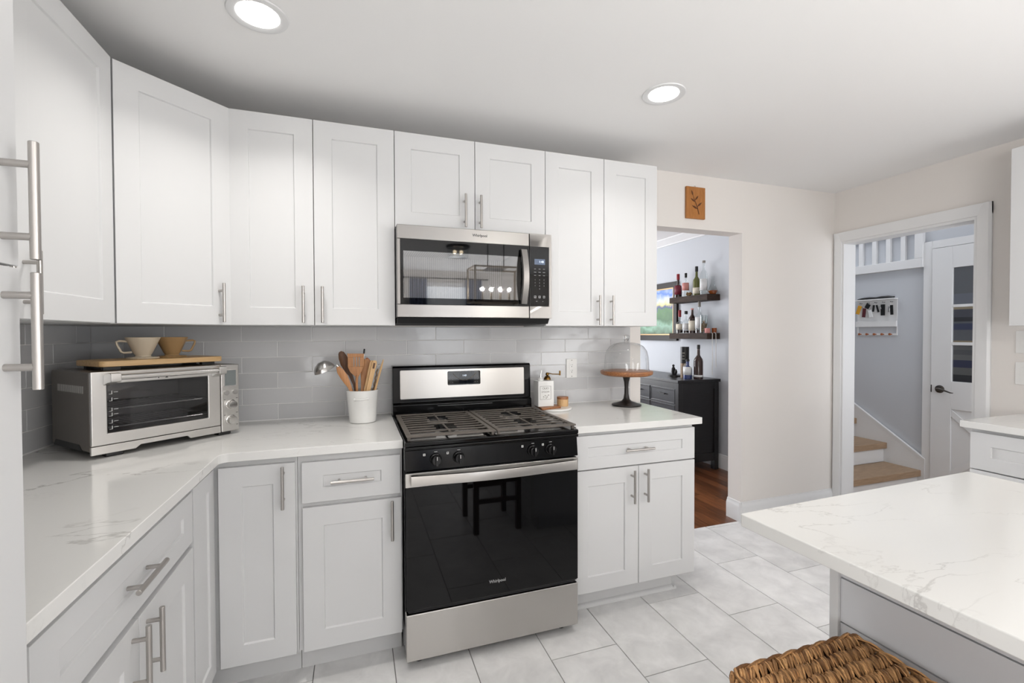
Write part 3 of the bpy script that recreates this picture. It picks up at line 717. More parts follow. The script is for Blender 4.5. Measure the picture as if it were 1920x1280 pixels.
# ------------------------------------------------------------------ gas range
def gas_range():
    t = thing('gas_range', 'stainless and black freestanding gas range between the white base cabinets', 'stove', (.381, -.36, 0))
    x0, x1 = .003, .759; F = -.70
    b = MB(); b.box(x0, x1, -.665, -.03, .04, .8945); b.build('body', M['black_gloss'], t, bevel=.003)
    b = MB(); b.box(x0-.001, x1+.001, F-.010, -.05, .8955, .9155); b.box(x0-.001, x1+.001, F-.010, F+.04, .881, .8955); b.build('cooktop', M['black_gloss'], t, bevel=.005, seg=3)
    # control panel with its knobs
    cp = MB().prism([(-.666, .797), (F-.004, .797), (F+.006, .8785), (-.666, .8785)], (x0, 0, 0), Y, Z, (x1-x0, 0, 0)).build('control_panel', M['black_gloss'], t, bevel=.002)
    for kx in (.124, .218, .543, .626):
        k = MB().lathe([(0, 0), (.0235, 0), (.0235, -.006), (.020, -.010), (.0185, -.026), (.017, -.028), (0, -.028)], (kx, F-.0005, .838), 28, 'Y')
        k.box(kx-.0045, kx+.0045, F-.040, F-.026, .838-.019, .838+.019)
        kn = k.build('knob', M['knob'], cp, bevel=.0012)
        MB().box(kx-.001, kx+.001, F-.0408, F-.0398, .842, .856).build('pointer', M['text_light'], kn)
    for kx in (.078, .172, .495, .590):
        MB().ring((kx-.0045, F-.0035, .855), X, Z, (0, .001, 0), .009, .009, (.0025, .0065, .0025, .0065)).build('burner_mark', M['text_light'], cp)
    for kx in (.124, .218, .543, .626): MB().box(kx-.006, kx+.006, F-.0042, F-.0028, .868, .8695).build('knob_mark', M['text_light'], cp)
    # oven door
    dr = MB().box(x0+.004, x1-.004, F, -.666, .237, .791).build('oven_door', M['black'], t, bevel=.002)
    MB().box(x0+.001, x1-.001, F-.004, F-.0005, .243, .7335).build('door_glass', M['black_glass'], dr, bevel=.002)
    MB().box(x0, x1, F-.006, F-.0005, .734, .790).build('top_trim', M['steel'], dr, bevel=.002)
    for k in range(34):
        if k in (16, 17): continue
        MB().box(.23+k*.009, .236+k*.009, F-.0002, F+.001, .7905, .7935).build('vent_slot', M['dark_gap'], dr)
    secs = []
    for i in range(29):
        f = i/28; x = .022+.716*f; y = F-.030-.026*math.sin(PI*f); z = .768; hh = .019
        secs.append([(x, y-.007, z-hh), (x, y-.010, z), (x, y-.007, z+hh), (x, y+.006, z+hh), (x, y+.006, z-hh)])
    b = MB().loft(secs)
    for x in (.024, .706): b.box(x, x+.03, F-.028, F-.0062, .753, .783)
    b.build('handle', M['steel'], dr, bevel=.001)
    text('lettering', 'Whirlpool', M['keyprint'], dr, (.381, F-.0046, .300), X, Z, .0175, bold=.0004)
    MB().box(x0, x1, F-.004, -.666, .036, .224).build('storage_drawer', M['steel'], t, bevel=.004, seg=3)
    MB().box(x0+.01, x1-.01, F+.006, -.667, .225, .2365).build('drawer_grip_recess', M['dark_gap'], t)
    for x in (.06, .70):
        for y in (-.64, -.08): MB().lathe([(0, 0), (.017, 0), (.017, .012), (.008, .014), (.008, .0395), (0, .0395)], (x, y, 0), 14).build('foot', M['black'], t)
    # backguard
    bg = MB().prism([(-.012, .9165), (-.128, .9165), (-.126, .975), (-.112, .985), (-.106, 1.165), (-.098, 1.175), (-.012, 1.175)], (.0, 0, 0), Y, Z, (.762, 0, 0)).build('backguard', M['black_gloss'], t, bevel=.004, seg=3)
    tl = .0334; un = Vector((0, .006/.18, 1)).normalized()      # front slopes back slightly
    yy = lambda z: -.112+(z-.985)*.0333
    pn = MB().rrect((.038, yy(1.003)-.003, 1.003), X, un, (0, .003, 0), .684, .150, .006).build('steel_panel', M['steel'], bg, bevel=.0006, seg=1)
    dp = MB().rrect((.286, yy(1.068)-.0055, 1.068), X, un, (0, .0025, 0), .181, .074, .006).build('display', M['black_glass'], bg)
    P = []
    for k in range(21):
        f = k/20; P.append((.316+.125*f, yy(1.1)-.0060, 1.130-.038*math.sin(PI*f)**.8))
    MB().tube(P, .0012, 6).build('trim_arc', M['lantern'], dp)
    seven('clock', '1:40', M['lcd_text'], dp, (.378, yy(1.118)-.0060, 1.1175), X, un, .013)
    b = MB()
    for kx in (.300, .312, .437, .449): 
        for kz in (1.082, 1.096, 1.110): b.box(kx-.003, kx+.003, yy(kz)-.0060, yy(kz)-.0057, kz, kz+.0015)
    b.build('key_legends', M['keyprint'], dp)
    MB().box(.23, .53, -.1285, -.1272, .962, .9635).build('lettering', M['keyprint'], bg)
    # burners and grates
    for bx in (.196, .566):
        for by in (-.315, -.565):
            bu = MB().lathe([(0, .9158), (.052, .9158), (.050, .919), (.044, .9215), (0, .9215)], (bx, by, 0), 28).build('burner', M['burner'], t)
            MB().lathe([(0, .9216), (.036, .9216), (.036, .9245), (.033, .9255), (0, .9255)], (bx, by, 0), 28).build('burner_cap', M['black'], bu)
    for gx0, gx1 in ((.010, .3775), (.3845, .752)):
        b = MB(); gy0, gy1, zt, zb = -.700, -.185, .9375, .9305
        b.box(gx0, gx1, gy0, gy0+.034, zb, zt); b.box(gx0, gx1, gy1-.016, gy1, zb, zt)
        b.box(gx0, gx0+.020, gy0+.034, gy1-.016, zb, zt); b.box(gx1-.020, gx1, gy0+.034, gy1-.016, zb, zt)
        cx = (gx0+gx1)/2; n = 8
        for k in range(n):
            y = gy0+.034+(gy1-.016-gy0-.034)*(k+1)/(n+1)
            if k in (1, 2, 5, 6):
                b.box(gx0+.02, cx-.045, y-.0045, y+.0045, zb+.001, zt-.0005); b.box(cx+.045, gx1-.02, y-.0045, y+.0045, zb+.001, zt-.0005)
            else: b.box(gx0+.02, gx1-.02, y-.0045, y+.0045, zb+.001, zt-.0005)
        for by in (-.315, -.565):
            b.box(cx-.0045, cx+.0045, by-.085, by+.085, zb+.002, zt-.001)
        for fx in (gx0+.004, gx1-.016):
            for fy in (gy0+.01, gy1-.014): b.box(fx, fx+.012, fy, fy+.012, .9158, zb)
        b.build('grate', M['iron'], t, bevel=.0018)
gas_range()

# ------------------------------------------------------------------ microwave
def microwave():
    t = thing('microwave', 'stainless over the range microwave with a dark window and curved handle', 'microwave', (.381, -.2, 1.388))
    x0, x1, z0, z1, yf = .002, .760, 1.419, 1.8385, -.385
    b = MB(); b.box(x0, x1, yf, -.0105, z0, z0+.05); b.box(x0, x1, yf, -.0105, z1-.085, z1); b.box(x0, x0+.035, yf, -.0105, z0+.05, z1-.085); b.box(.61, x1, yf, -.0105, z0+.05, z1-.085); b.box(x0+.035, .61, -.06, -.0105, z0+.05, z1-.085)
    b.build('casing', M['black'], t)
    b = MB(); a0, a1, c0, c1, e0, e1 = .038, .609, -.384, -.061, z0+.051, z1-.086
    b.quad((a0, e1 and c0, e0), (a1, c0, e0), (a1, c1, e0), (a0, c1, e0)); b.quad((a0, c0, e1), (a1, c0, e1), (a1, c1, e1), (a0, c1, e1))
    b.quad((a0, c0, e0), (a0, c1, e0), (a0, c1, e1), (a0, c0, e1)); b.quad((a1, c0, e0), (a1, c1, e0), (a1, c1, e1), (a1, c0, e1)); b.quad((a0, c1, e0), (a1, c1, e0), (a1, c1, e1), (a0, c1, e1))
    b.build('cavity', M['mw_cavity'], t)
    MB().prism([(-.395, 1.4185), (-.375, 1.392), (-.02, 1.388), (-.0105, 1.4185)], (x0+.004, 0, 0), Y, Z, (x1-x0-.008, 0, 0)).build('bottom_grille', M['dark_gap'], t)
    d = MB(); yd = -.414; gz0, gz1 = 1.4775, 1.775
    d.box(x0, .6395, yd, yf-.001, gz1, z1); d.box(x0, .6395, yd, yf-.001, z0, gz0); d.box(x0, .0165, yd, yf-.001, gz0, gz1)
    dr = d.build('door', M['mw_steel'], t, bevel=.0025)
    MB().ring((.0165, yd+.001, gz0), X, Z, (0, .012, 0), .6395-.0165, gz1-gz0, (.013, .581, .030, .244)).build('glass_surround', M['black_glass'], dr)
    MB().box(.0295, .5975, yd+.003, yd+.005, gz0+.030, gz0+.244).build('window_pane', M['mw_glass'], dr)
    secs = []
    for i in range(25):
        f = i/24; z = 1.487+.268*f; y = yd-.012-.034*math.sin(PI*f)
        secs.append([(.590, y, z), (.593, y-.006, z), (.621, y-.006, z), (.624, y, z), (.624, y+.008, z), (.590, y+.008, z)])
    b = MB().loft(secs); b.box(.595, .619, yd-.006, yd+.0008, 1.489, 1.50); b.box(.595, .619, yd-.006, yd+.0008, 1.742, 1.753)
    b.build('handle', M['mw_steel'], dr, bevel=.001)
    text('lettering', 'Whirlpool', M['text_dark'], dr, (.388, yd-.0004, 1.810), X, Z, .0175, bold=.0003)
    c = MB().ring((.6425, yd, z0), X, Z, (0, .027, 0), x1-.6425, z1-z0, (.0006, .104, gz0-z0, gz1-z0)).build('control_frame', M['mw_steel'], t, bevel=.002)
    k = MB().rrect((.6432, yd+.0012, gz0+.0003), X, Z, (0, .02, 0), .1028, gz1-gz0-.0006, .008).build('control_panel', M['black_glass'], t)
    yk = yd+.0009
    MB().box(.668, .725, yk-.0003, yk, 1.686, 1.714).build('display', M['lcd'], k)
    seven('clock', '1:40', M['lcd_text'], k, (.705, yk-.0006, 1.700), X, Z, .015)
    b = MB(); rnd = random.Random(2)
    for r, z in enumerate((1.664, 1.648, 1.632)):
        for q in range(3): x = .671+q*.024; wv = .009 if r == 1 else .007; b.box(x-wv*.7, x+wv*.7, yk-.0003, yk, z-.0012, z+.0012)
    for q, x in enumerate((.671, .695, .719)): b.ring((x-.006, yk-.0003, 1.519), X, Z, (0, .0003, 0), .012, .012, (.003, .009, .004, .009)); 
    b.box(.675, .683, yk-.0003, yk, 1.502, 1.5045); b.box(.711, .714, yk-.0003, yk, 1.501, 1.505)
    b.build('key_legends', M['keyprint'], k)
    for i, z in enumerate((1.610, 1.595, 1.580, 1.565)):
        s = ('1', '2', '3'), ('4', '5', '6'), ('7', '8', '9'), ('', '0', '')
        for q in range(3):
            if s[i][q]: text('keypad_digit', s[i][q], M['keyprint'], k, (.671+q*.024, yk-.0003, z), X, Z, .009)
microwave()

# ------------------------------------------------------------------ toaster oven (local axes: x along the front, y to the back)
TO = (-.845, -.440, .915); TR = math.radians(43)
TW = Matrix.Translation(TO) @ Matrix.Rotation(TR, 4, 'Z')
def toaster_oven():
    t = thing('toaster_oven', 'stainless countertop toaster oven standing in the corner with a glass door', 'toaster oven', TO, TR)
    t.scale = (1.041, 1.10, 1)
    L = dict(world=False); hw, D, H, zb = .2425, .298, .300, .012
    b = MB(); b.box(-hw, -hw+.03, .012, D, zb+.012, H); b.box(.150, hw, .012, D, zb+.012, H); b.box(-hw+.03, .150, .012, D, H-.03, H); b.box(-hw+.03, .150, .012, D, zb+.012, .06); b.box(-hw+.03, .150, D-.03, D, .06, H-.03)
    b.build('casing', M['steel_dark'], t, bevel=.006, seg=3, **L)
    b = MB(); a0, a1, c0, c1, e0, e1 = -hw+.031, .149, .013, D-.031, .061, H-.031
    for q in (((a0, c0, e0), (a1, c0, e0), (a1, c1, e0), (a0, c1, e0)), ((a0, c0, e1), (a1, c0, e1), (a1, c1, e1), (a0, c1, e1)), ((a0, c0, e0), (a0, c1, e0), (a0, c1, e1), (a0, c0, e1)), ((a1, c0, e0), (a1, c1, e0), (a1, c1, e1), (a1, c0, e1)), ((a0, c1, e0), (a1, c1, e0), (a1, c1, e1), (a0, c1, e1))): b.quad(*q)
    b.build('cavity', M['burner'], t, **L)
    d = MB().ring((-hw, 0, .045), X, Z, (0, .0115, 0), .168+hw, H-.045, (.045, .362, .040, .212)).build('door', M['steel2'], t, bevel=.004, seg=3, **L)
    MB().box(-.197, .119, .003, .006, .0855, .2565).build('door_glass', M['oven_glass'], d, **L)
    b = MB(); b.tube([(-.180, -.040, .281), (.136, -.040, .281)], .0095, 16); b.build('handle_bar', M['chrome'], d, **L)
    for x in (-.208, .134):
        MB().prism(round_poly([(.001, .252), (-.026, .262), (-.052, .266), (-.052, .296), (-.030, .297), (.001, .288)], [0, 0, .006, .006, 0, 0]), (x, 0, 0), Y, Z, (.029, 0, 0)).build('handle_bracket', M['steel2'], d, bevel=.002, **L)
    b = MB(); b.prism([(0, .264), (.010, .264), (.005, .272)], (-.028, -.0006, 0), X, Z, (0, .0005, 0)); b.box(-.05, -.047, -.0006, -.0001, .264, .272); b.box(-.085, -.055, -.0005, -.0001, .2675, .2685); b.box(-.012, .012, -.0005, -.0001, .2675, .2685)
    b.build('warning_marks', M['text_dark'], d, **L)
    b = MB()
    for z in (.220, .196, .160, .143, .118, .097):
        b.box(-.193, -.185, .0020, .0028, z, z+.0012); b.box(-.186, -.184, .0020, .0028, z, z+.012); b.box(-.180, -.168, .0020, .0028, z+.006, z+.0075)
    b.build('rack_level_marks', M['text_light'], d, **L)
    for z, n in ((.165, 17), (.100, 17)):
        b = MB(); y0, y1 = .022, .25
        b.tube([(-.205, y0, z), (.143, y0, z)], .0035, 8); b.tube([(-.205, y1, z), (.143, y1, z)], .003, 8)
        for k in range(n): x = -.20+.338*k/(n-1); b.tube([(x, y0, z), (x, y1, z)], .0016, 6)
        b.build('wire_rack', M['chrome'], t, **L)
    MB().box(-.2, .14, .035, .24, .068, .072).build('crumb_tray', M['wood_dark'], t, **L)
    # base strip with a cut out below the door
    b = MB().prism([(-hw, .0145), (-.12, .0145), (-.105, .026), (.045, .026), (.055, .0145), (.168, .0145), (.168, .0435), (-hw, .0435)], (0, .001, 0), X, Z, (0, .0105, 0)); b.build('base_strip', M['steel2'], t, bevel=.002, **L)
    c = MB().box(.1695, hw, 0, .0115, .0145, H).build('control_panel', M['steel2'], t, bevel=.004, seg=3, **L)
    MB().rrect((.180, -.002, .205), X, Z, (0, .0025, 0), .052, .075, .005).build('display_frame', M['chrome'], c, **L)
    MB().box(.184, .228, -.0026, -.0021, .210, .275).build('display', M['lcd_grey'], c, **L)
    for x in (.190, .224):
        MB().lathe([(0, 0), (.0105, 0), (.0105, -.004), (.0095, -.006), (0, -.006)], (x, -.0003, .180), 20, 'Y').build('button', M['chrome'], c, **L)
    for z in (.128, .062):
        MB().lathe([(.0215, 0), (.0215, -.003), (.018, -.004), (.0175, -.016), (.0165, -.018), (0, -.0185)], (.2075, -.0003, z), 28, 'Y').build('knob', M['chrome'], c, bevel=.0005, seg=1, **L)
    b = MB()
    for z in (.152, .090, .038): b.box(.228, .236, -.0004, -.0001, z, z+.002)
    b.box(.180, .186, -.0004, -.0001, .150, .152); b.box(.180, .186, -.0004, -.0001, .084, .086); b.build('panel_print', M['text_dark'], c, **L)
    # side vent, feet
    b = MB()
    for k in range(14): b.box(-hw-.0008, -hw-.0001, .05+k*.014, .06+k*.014, .225, .250)
    b.build('side_vent', M['steel2'], t, **L)
    b = MB().prism([(.06, zb+.012), (.28, zb+.012), (.265, .045), (.085, .045)], (-hw-.0008, 0, 0), Y, Z, (.0006, 0, 0)); b.build('side_grip', M['black'], t, **L)
    for x in (-.20, .165):
        for y in (.012, .255): MB().box(x, x+.05, y, y+.035, 0, zb+.0115).build('foot', M['black'], t, bevel=.004, **L)
toaster_oven()
def cutting_board():
    p = TW @ Vector((0, .150, .3005))
    t = thing('cutting_board', 'bamboo cutting board lying on top of the toaster oven', 'cutting board', p, TR)
    MB().prism(round_poly([(-.208, -.105), (.213, -.105), (.213, .105), (-.208, .105)], [.018]*4), (0, 0, .0125), X, Y, (0, 0, .021)).build('board', M['bamboo'], t, bevel=.003, world=False)
    for x in (-.19, .14):
        for y in (-.08, .06): MB().box(x, x+.05, y, y+.02, 0, .012).build('foot', M['black'], t, world=False)
cutting_board()
def dripper(label, m, lx, ly, ang):
    p = TW @ Vector((lx, ly, .3341)); t = thing('coffee_dripper', label, 'coffee dripper', p, ang, 'coffee drippers on the cutting board')
    MB().lathe([(.014, 0), (.050, .0), (.052, .003), (.050, .006), (.026, .008), (.024, .012), (.030, .022), (.055, .080), (.0565, .083), (.054, .084), (.051, .081), (.026, .022), (.012, .014)], (0, 0, 0), 40).build('cone', m, t, world=False)
    MB().tube([(.046, 0, .068), (.072, 0, .070), (.080, 0, .066), (.078, 0, .055), (.066, 0, .028), (.058, 0, .024), (.034, 0, .026)], .0042, 10).build('handle', m, t, world=False)
dripper('cream ceramic coffee dripper on the bamboo board, its handle to the left', M['cream_ceramic'], -.039, .141, math.radians(202))
dripper('tan ceramic coffee dripper on the bamboo board, its handle to the right', M['tan_ceramic'], .075, .170, math.radians(16))

# ------------------------------------------------------------------ utensil crock and utensils
CK = Vector((-.148, -.190, .9152))
def crock():
    t = thing('utensil_crock', 'white ceramic crock full of wooden cooking utensils beside the range', 'crock', CK)
    MB().lathe([(0, 0), (.058, 0), (.0625, .003), (.0745, .150), (.0755, .156), (.073, .157), (.070, .152), (.060, .010), (0, .008)], CK, 44).build('pot', M['white_ceramic'], t)
    P = []
    for k in range(13):
        f = k/12; a = math.radians(-90-24+48*f); r = .0735+.013*math.sin(PI*f); P.append((CK.x-.006+r*math.cos(a), CK.y+r*math.sin(a), CK.z+.117+.003*f))
    MB().tube(P, [.0075]+[.005]*11+[.0075], 10).build('handle', M['white_ceramic'], t)
crock()
def pxy(u, v, y=-.19):      # measured points of the utensils in the plane through the crock
    return Vector((CK.x+(u-680)/390*1.0, y, 1.0635+(735-v)/392))
def paddle(name, label, m, pts, th=.007, y0=-.19, y1=-.19, slots=False, cat='spoon', bend=0.):
    """flat carved wood: pts = (u, v, half width)"""
    secs = []
    pts = list(pts)
    P = [pxy(u, v) for u, v, h in pts]
    for i, (u, v, h) in enumerate(pts):
        t = (P[min(i+1, len(P)-1)]-P[max(i-1, 0)]).normalized(); s = Vector((t.z, 0, -t.x)); f = i/(len(pts)-1); c = P[i].copy(); c.y = y0+(y1-y0)*f
        q = th/2
        secs.append([c+s*h+Vector((0, -q*.5, 0)), c+s*h*.8+Vector((0, -q, 0)), c-s*h*.8+Vector((0, -q, 0)), c-s*h+Vector((0, -q*.5, 0)), c-s*h+Vector((0, q*.5, 0)), c-s*h*.8+Vector((0, q, 0)), c+s*h*.8+Vector((0, q, 0)), c+s*h+Vector((0, q*.5, 0))])
    o = MB().loft(secs).build(name, m); tag(o, label, cat, 'utensils in the white crock'); return o
def utensils():
    # ladle
    t = thing('soup_ladle', 'steel soup ladle leaning left out of the crock', 'ladle', pxy(668, 760), group='utensils in the white crock')
    c = pxy(613, 689, -.215); ax = Vector((.42, -.25, -.87)).normalized()
    mtx = Matrix.Translation(c) @ ax.to_track_quat('Z', 'Y').to_matrix().to_4x4()
    prof = [(0, -.034), (.02, -.031), (.036, -.020), (.046, -.004), (.049, .008), (.0465, .008), (.044, -.003), (.034, -.018), (.019, -.028), (0, -.031)]
    b = MB().lathe(prof, (0, 0, 0), 30); bmesh.ops.transform(b.b, matrix=mtx, verts=b.b.verts); b.build('bowl', M['steel2'], t)
    MB().tube([pxy(634, 683, -.212), pxy(642, 694, -.210), pxy(652, 716, -.208), pxy(668, 775, -.205)], [.008, .006, .0055, .006], 10, sx=1.0).build('handle', M['chrome'], t)
    dk, md, lt, rd = M['wood_dark'], M['wood_mid'], M['wood_light'], M['wood_red']
    paddle('wooden_spoon', 'dark walnut spoon with an oval head standing between ladle and slotted turner', dk, [(640, 659, .006), (642, 662, .014), (645, 670, .020), (649, 682, .021), (654, 694, .016), (659, 705, .009), (665, 722, .0065), (676, 775, .006)], .011, -.150, -.165)
    paddle('wooden_spatula', 'pale narrow wooden spatula leaning left in front of the dark spoon', md, [(637, 686, .008), (641, 694, .0155), (647, 704, .017), (652, 714, .014), (657, 724, .009), (661, 735, .0065), (668, 775, .006)], .007, -.230, -.217, cat='spatula')
    # slotted turner: head in strips around three slots
    t = thing('slotted_turner', 'wooden turner with three slots standing upright in the crock', 'spatula', pxy(670, 770), group='utensils in the white crock')
    y = -.205; b = MB(); zt, zs1, zs0, zb = pxy(0, 662).z, pxy(0, 669).z, pxy(0, 687).z, pxy(0, 697).z
    xl, xr = pxy(654, 0).x, pxy(683, 0).x; ctr = [pxy(665, 0).x, pxy(669.8, 0).x, pxy(674.5, 0).x]; hw = .0021
    edges = [xl]+[v for q in ctr for v in (q-hw, q+hw)]+[xr]
    for i in range(0, 8, 2): b.box(edges[i], edges[i+1], y, y+.006, zs0, zs1)
    b.prism([(xl-.003, zt), (xr+.001, zt-.002), (xr, zs1), (xl, zs1)], (0, y, 0), X, Z, (0, .006, 0))
    b.prism([(xl, zs0), (xr, zs0), (xr-.012, zb), (pxy(673.5, 0).x, pxy(0, 706).z), (pxy(667, 0).x, pxy(0, 706).z), (xl+.010, zb)], (0, y, 0), X, Z, (0, .006, 0))
    b.build('blade', md, t, bevel=.0012)
    MB().tube([pxy(670.2, 703, y+.003), pxy(669.5, 720, y+.004), pxy(671, 775, -.205)], [.0068, .006, .006], 10).build('handle', md, t)
    paddle('wooden_spatula', 'tan wooden spatula with a slanted head behind the slotted turner on its right', md, [(688, 674, .010), (688, 682, .019), (687, 694, .022), (684, 706, .019), (682, 716, .012), (680, 728, .007), (676, 775, .006)], .007, -.165, -.18, cat='spatula')
    paddle('wooden_spoon', 'reddish cherry wood spoon showing behind the tan spatula', rd, [(688, 672, .004), (690, 676, .010), (692, 684, .013), (693, 694, .011), (692, 706, .007), (686, 740, .006), (680, 775, .006)], .009, -.145, -.17)
    t = thing('bamboo_tongs', 'pale bamboo tongs with a dark slot near the top leaning right', 'tongs', pxy(688, 770), group='utensils in the white crock')
    b = MB(); 
    A, B = pxy(703, 676, -.215), pxy(690, 735, -.20); dv = (B-A); C_ = B+dv*.6
    sv = Vector((dv.z, 0, -dv.x)).normalized()
    secs = []
    for f, h in ((0, .004), (.02, .009), (.08, .0115), (.5, .0105), (1.6, .009)):
        c = A+dv*f; secs.append([c+sv*h-Y*.004, c-sv*h-Y*.004, c-sv*h+Y*.004, c+sv*h+Y*.004])
    b.loft(secs).build('arm', lt, t, bevel=.0012)
    b = MB(); secs = []
    for f, h in ((0, .004), (.02, .008), (.1, .010), (1.6, .008)):
        c = A+dv*f-X*.012+Y*.010; secs.append([c+sv*h-Y*.003, c-sv*h-Y*.003, c-sv*h+Y*.003, c+sv*h+Y*.003])
    b.loft(secs).build('arm', lt, t, bevel=.0012)
    c0, c1 = A+dv*.08-Y*.0045, A+dv*.26-Y*.0045; MB().loft([[c+sv*.0045-Y*.0004, c-sv*.0045-Y*.0004, c-sv*.0045+Y*.0004, c+sv*.0045+Y*.0004] for c in (c0, c1)]).build('slot', dk, t)
    # thin pointed stick and metal handled whisk
    tag(MB().tube([pxy(719, 675, -.18), pxy(714, 693, -.18), pxy(706, 722, -.185), pxy(692, 775, -.19)], [.0025, .0055, .0055, .005], 8).build('wooden_skewer', lt), 'thin pointed pale wooden stick at the right rim of the crock', 'stick', 'utensils in the white crock')
    t = thing('whisk', 'small wire whisk with a twisted dark handle at the right of the crock', 'whisk', pxy(690, 770), group='utensils in the white crock')
    P = []
    for k in range(25):
        f = k/24; c = pxy(708-14*f, 694+70*f, -.175); P.append((c.x+.0022*math.cos(k*1.6), c.y+.0022*math.sin(k*1.6), c.z))
    MB().tube(P, .0045, 8).build('handle', M['kraft'], t)
    for a in (0, 1.05, 2.1):
        P = []
        for k in range(15):
            f = k/14; c = pxy(708+4*math.sin(PI*f), 694-10*math.sin(PI*f), -.175); r = .010*math.sin(2*PI*f*.999)
            P.append((c.x+r*math.cos(a), c.y+r*math.sin(a), c.z))
        MB().tube(P, .0007, 5).build('wire', M['chrome'], t)
    t = thing('thermometer_probe', 'slim black tipped rod standing tallest behind the slotted turner', 'utensil', pxy(676, 770), group='utensils in the white crock')
    MB().tube([pxy(683.5, 663, -.122), pxy(681, 765, -.150)], .0022, 8).build('rod', M['chrome'], t)
    MB().tube([pxy(684.6, 654.5, -.120), pxy(684.4, 656, -.120), pxy(683.5, 664, -.122)], [.003, .0042, .0042], 10).build('tip', M['black'], t)
utensils()

# ------------------------------------------------------------------ right of the range
def right_counter():
    # marble tray with a wood inlay
    t = thing('serving_tray', 'white marble and wood round tray behind the range at its right', 'tray', (.87, -.16, .9152))
    MB().lathe([(0, 0), (.100, 0), (.104, .003), (.104, .009), (.100, .012), (0, .012)], (.88, -.165, .9152), 44).build('marble_base', M['marble'], t)
    b = MB().prism(round_poly([(.770, -.258), (.905, -.222), (.890, -.10), (.790, -.10)], [.012]*4), (0, 0, .9274), X, Y, (0, 0, .011)); b.build('wood_board', M['acacia'], t, bevel=.002)
    # olive oil bottle
    B = Vector((.815, -.178, .9388))
    t = thing('oil_bottle', 'square white ceramic oil bottle with an embossed front panel', 'bottle', B)
    ca = math.radians(4); 
    MB().prism(round_poly([(-.048, -.036), (.048, -.036), (.048, .036), (-.048, .036)], [.006]*4), B, X, Y, (0, 0, .142)).build('body', M['white_ceramic'], t, bevel=.004, seg=3)
    fr = MB().ring(B+Vector((-.037, -.0368, .040)), X, Z, (0, .0008, 0), .066, .074, (.0015, .0645, .0015, .0725)).build('embossed_panel', M['cork'], t)
    text('lettering', 'OLIO', M['cork'], t, B+Vector((-.004, -.0364, .101)), X, Z, .016)
    text('lettering', "D'OLIVA", M['cork'], t, B+Vector((-.004, -.0364, .082)), X, Z, .0125)
    b = MB()
    for k, (dx, dz) in enumerate(((-.016, .056), (-.006, .062), (.006, .054), (.014, .063), (0, .048))): b.sphere(B+Vector((dx, -.0362, dz)), .004, 10, (1, .15, .65))
    b.tube([B+Vector((-.02, -.0362, .046)), B+Vector((0, -.0362, .058)), B+Vector((.018, -.0362, .068))], .0006, 5); b.build('embossed_sprig', M['cork'], t)
    sp = MB().lathe([(0, .142), (.016, .142), (.016, .150), (.011, .154), (.010, .160), (0, .160)], B+Vector((-.020, 0, 0)), 20).build('stopper', M['white_ceramic'], t)
    MB().tube([B+Vector((-.020, 0, .158)), B+Vector((-.018, 0, .178)), B+Vector((-.012, 0, .200))], [.004, .0032, .002], 10).build('pour_spout', M['chrome'], sp)
    # brass mill behind the bottle
    G_ = Vector((.868, -.105, .9275))
    t = thing('brass_grinder', 'tall brass pepper grinder with a crank arm behind the oil bottle', 'pepper mill', G_)
    MB().lathe([(0, 0), (.018, 0), (.018, .128), (.0195, .130), (.0195, .140), (.021, .146), (.020, .158), (.013, .168), (.008, .171), (0, .172)], G_, 24).build('barrel', M['brass'], t)
    MB().lathe([(0, .172), (.006, .172), (.010, .177), (.010, .184), (.006, .190), (0, .191)], G_, 18).build('cap', M['brass'], t)
    cr = MB().tube([G_+Vector((.006, 0, .186)), G_+Vector((.03, -.012, .181)), G_+Vector((.066, -.024, .180))], [.0035, .0028, .0032], 10).build('crank', M['brass'], t)
    MB().lathe([(0, -.008), (.005, -.008), (.0045, .004), (.0055, .012), (.004, .018), (0, .019)], G_+Vector((.068, -.025, .182)), 14).build('crank_knob', M['brass'], cr)
    # round wooden salt box
    S = Vector((.944, -.150, .9274))
    t = thing('salt_box', 'small round wooden salt box beside the oil bottle', 'salt box', S)
    MB().lathe([(0, 0), (.031, 0), (.0325, .002), (.0325, .040), (0, .040)], S, 30).build('box', M['wood_light'], t)
    MB().lathe([(0, .0403), (.0328, .0403), (.0332, .050), (.0315, .053), (0, .053)], S, 30).build('lid', M['acacia'], t)
    # outlet
    t = thing('wall_outlet', 'white double electrical outlet on the tiles right of the range', 'outlet', (1.07, -.0086, 1.13))
    MB().rrect((1.034, -.0145, 1.0725), X, Z, (0, .0058, 0), .071, .116, .003).build('cover_plate', M['plate_white'], t, bevel=.001)
    b = MB().rrect((1.0525, -.0160, 1.0970), X, Z, (0, .0013, 0), .034, .067, .003); b.build('receptacle', M['plate_white'], t)
    b = MB()
    for z in (1.114, 1.148):
        b.box(1.0625, 1.0637, -.0163, -.0159, z, z+.007); b.box(1.0725, 1.0742, -.0163, -.0159, z, z+.007); b.box(1.066, 1.0705, -.0163, -.0159, z-.009, z-.0045)
    b.build('slots', M['text_dark'], t)
    b = MB().lathe([(0, 0), (.003, 0), (.003, -.001), (0, -.0014)], (1.0695, -.0146, 1.0815), 10, 'Y').lathe([(0, 0), (.003, 0), (.003, -.001), (0, -.0014)], (1.0695, -.0146, 1.179), 10, 'Y'); b.build('screws', M['cork'], t)
    # cake stand and dome
    K = Vector((1.338, -.195, .9152))
    t = thing('cake_stand', 'dark footed cake stand with a round wooden plate on the right countertop', 'cake stand', K)
    MB().lathe([(0, 0), (.082, 0), (.086, .004), (.084, .009), (.060, .016), (.030, .026), (.018, .040), (.0125, .070), (.0115, .110), (.014, .140), (.022, .168), (.030, .178), (0, .1785)], K, 40).build('pedestal', M['pedestal'], t)
    b = MB(); n = 48; rnd = random.Random(4)
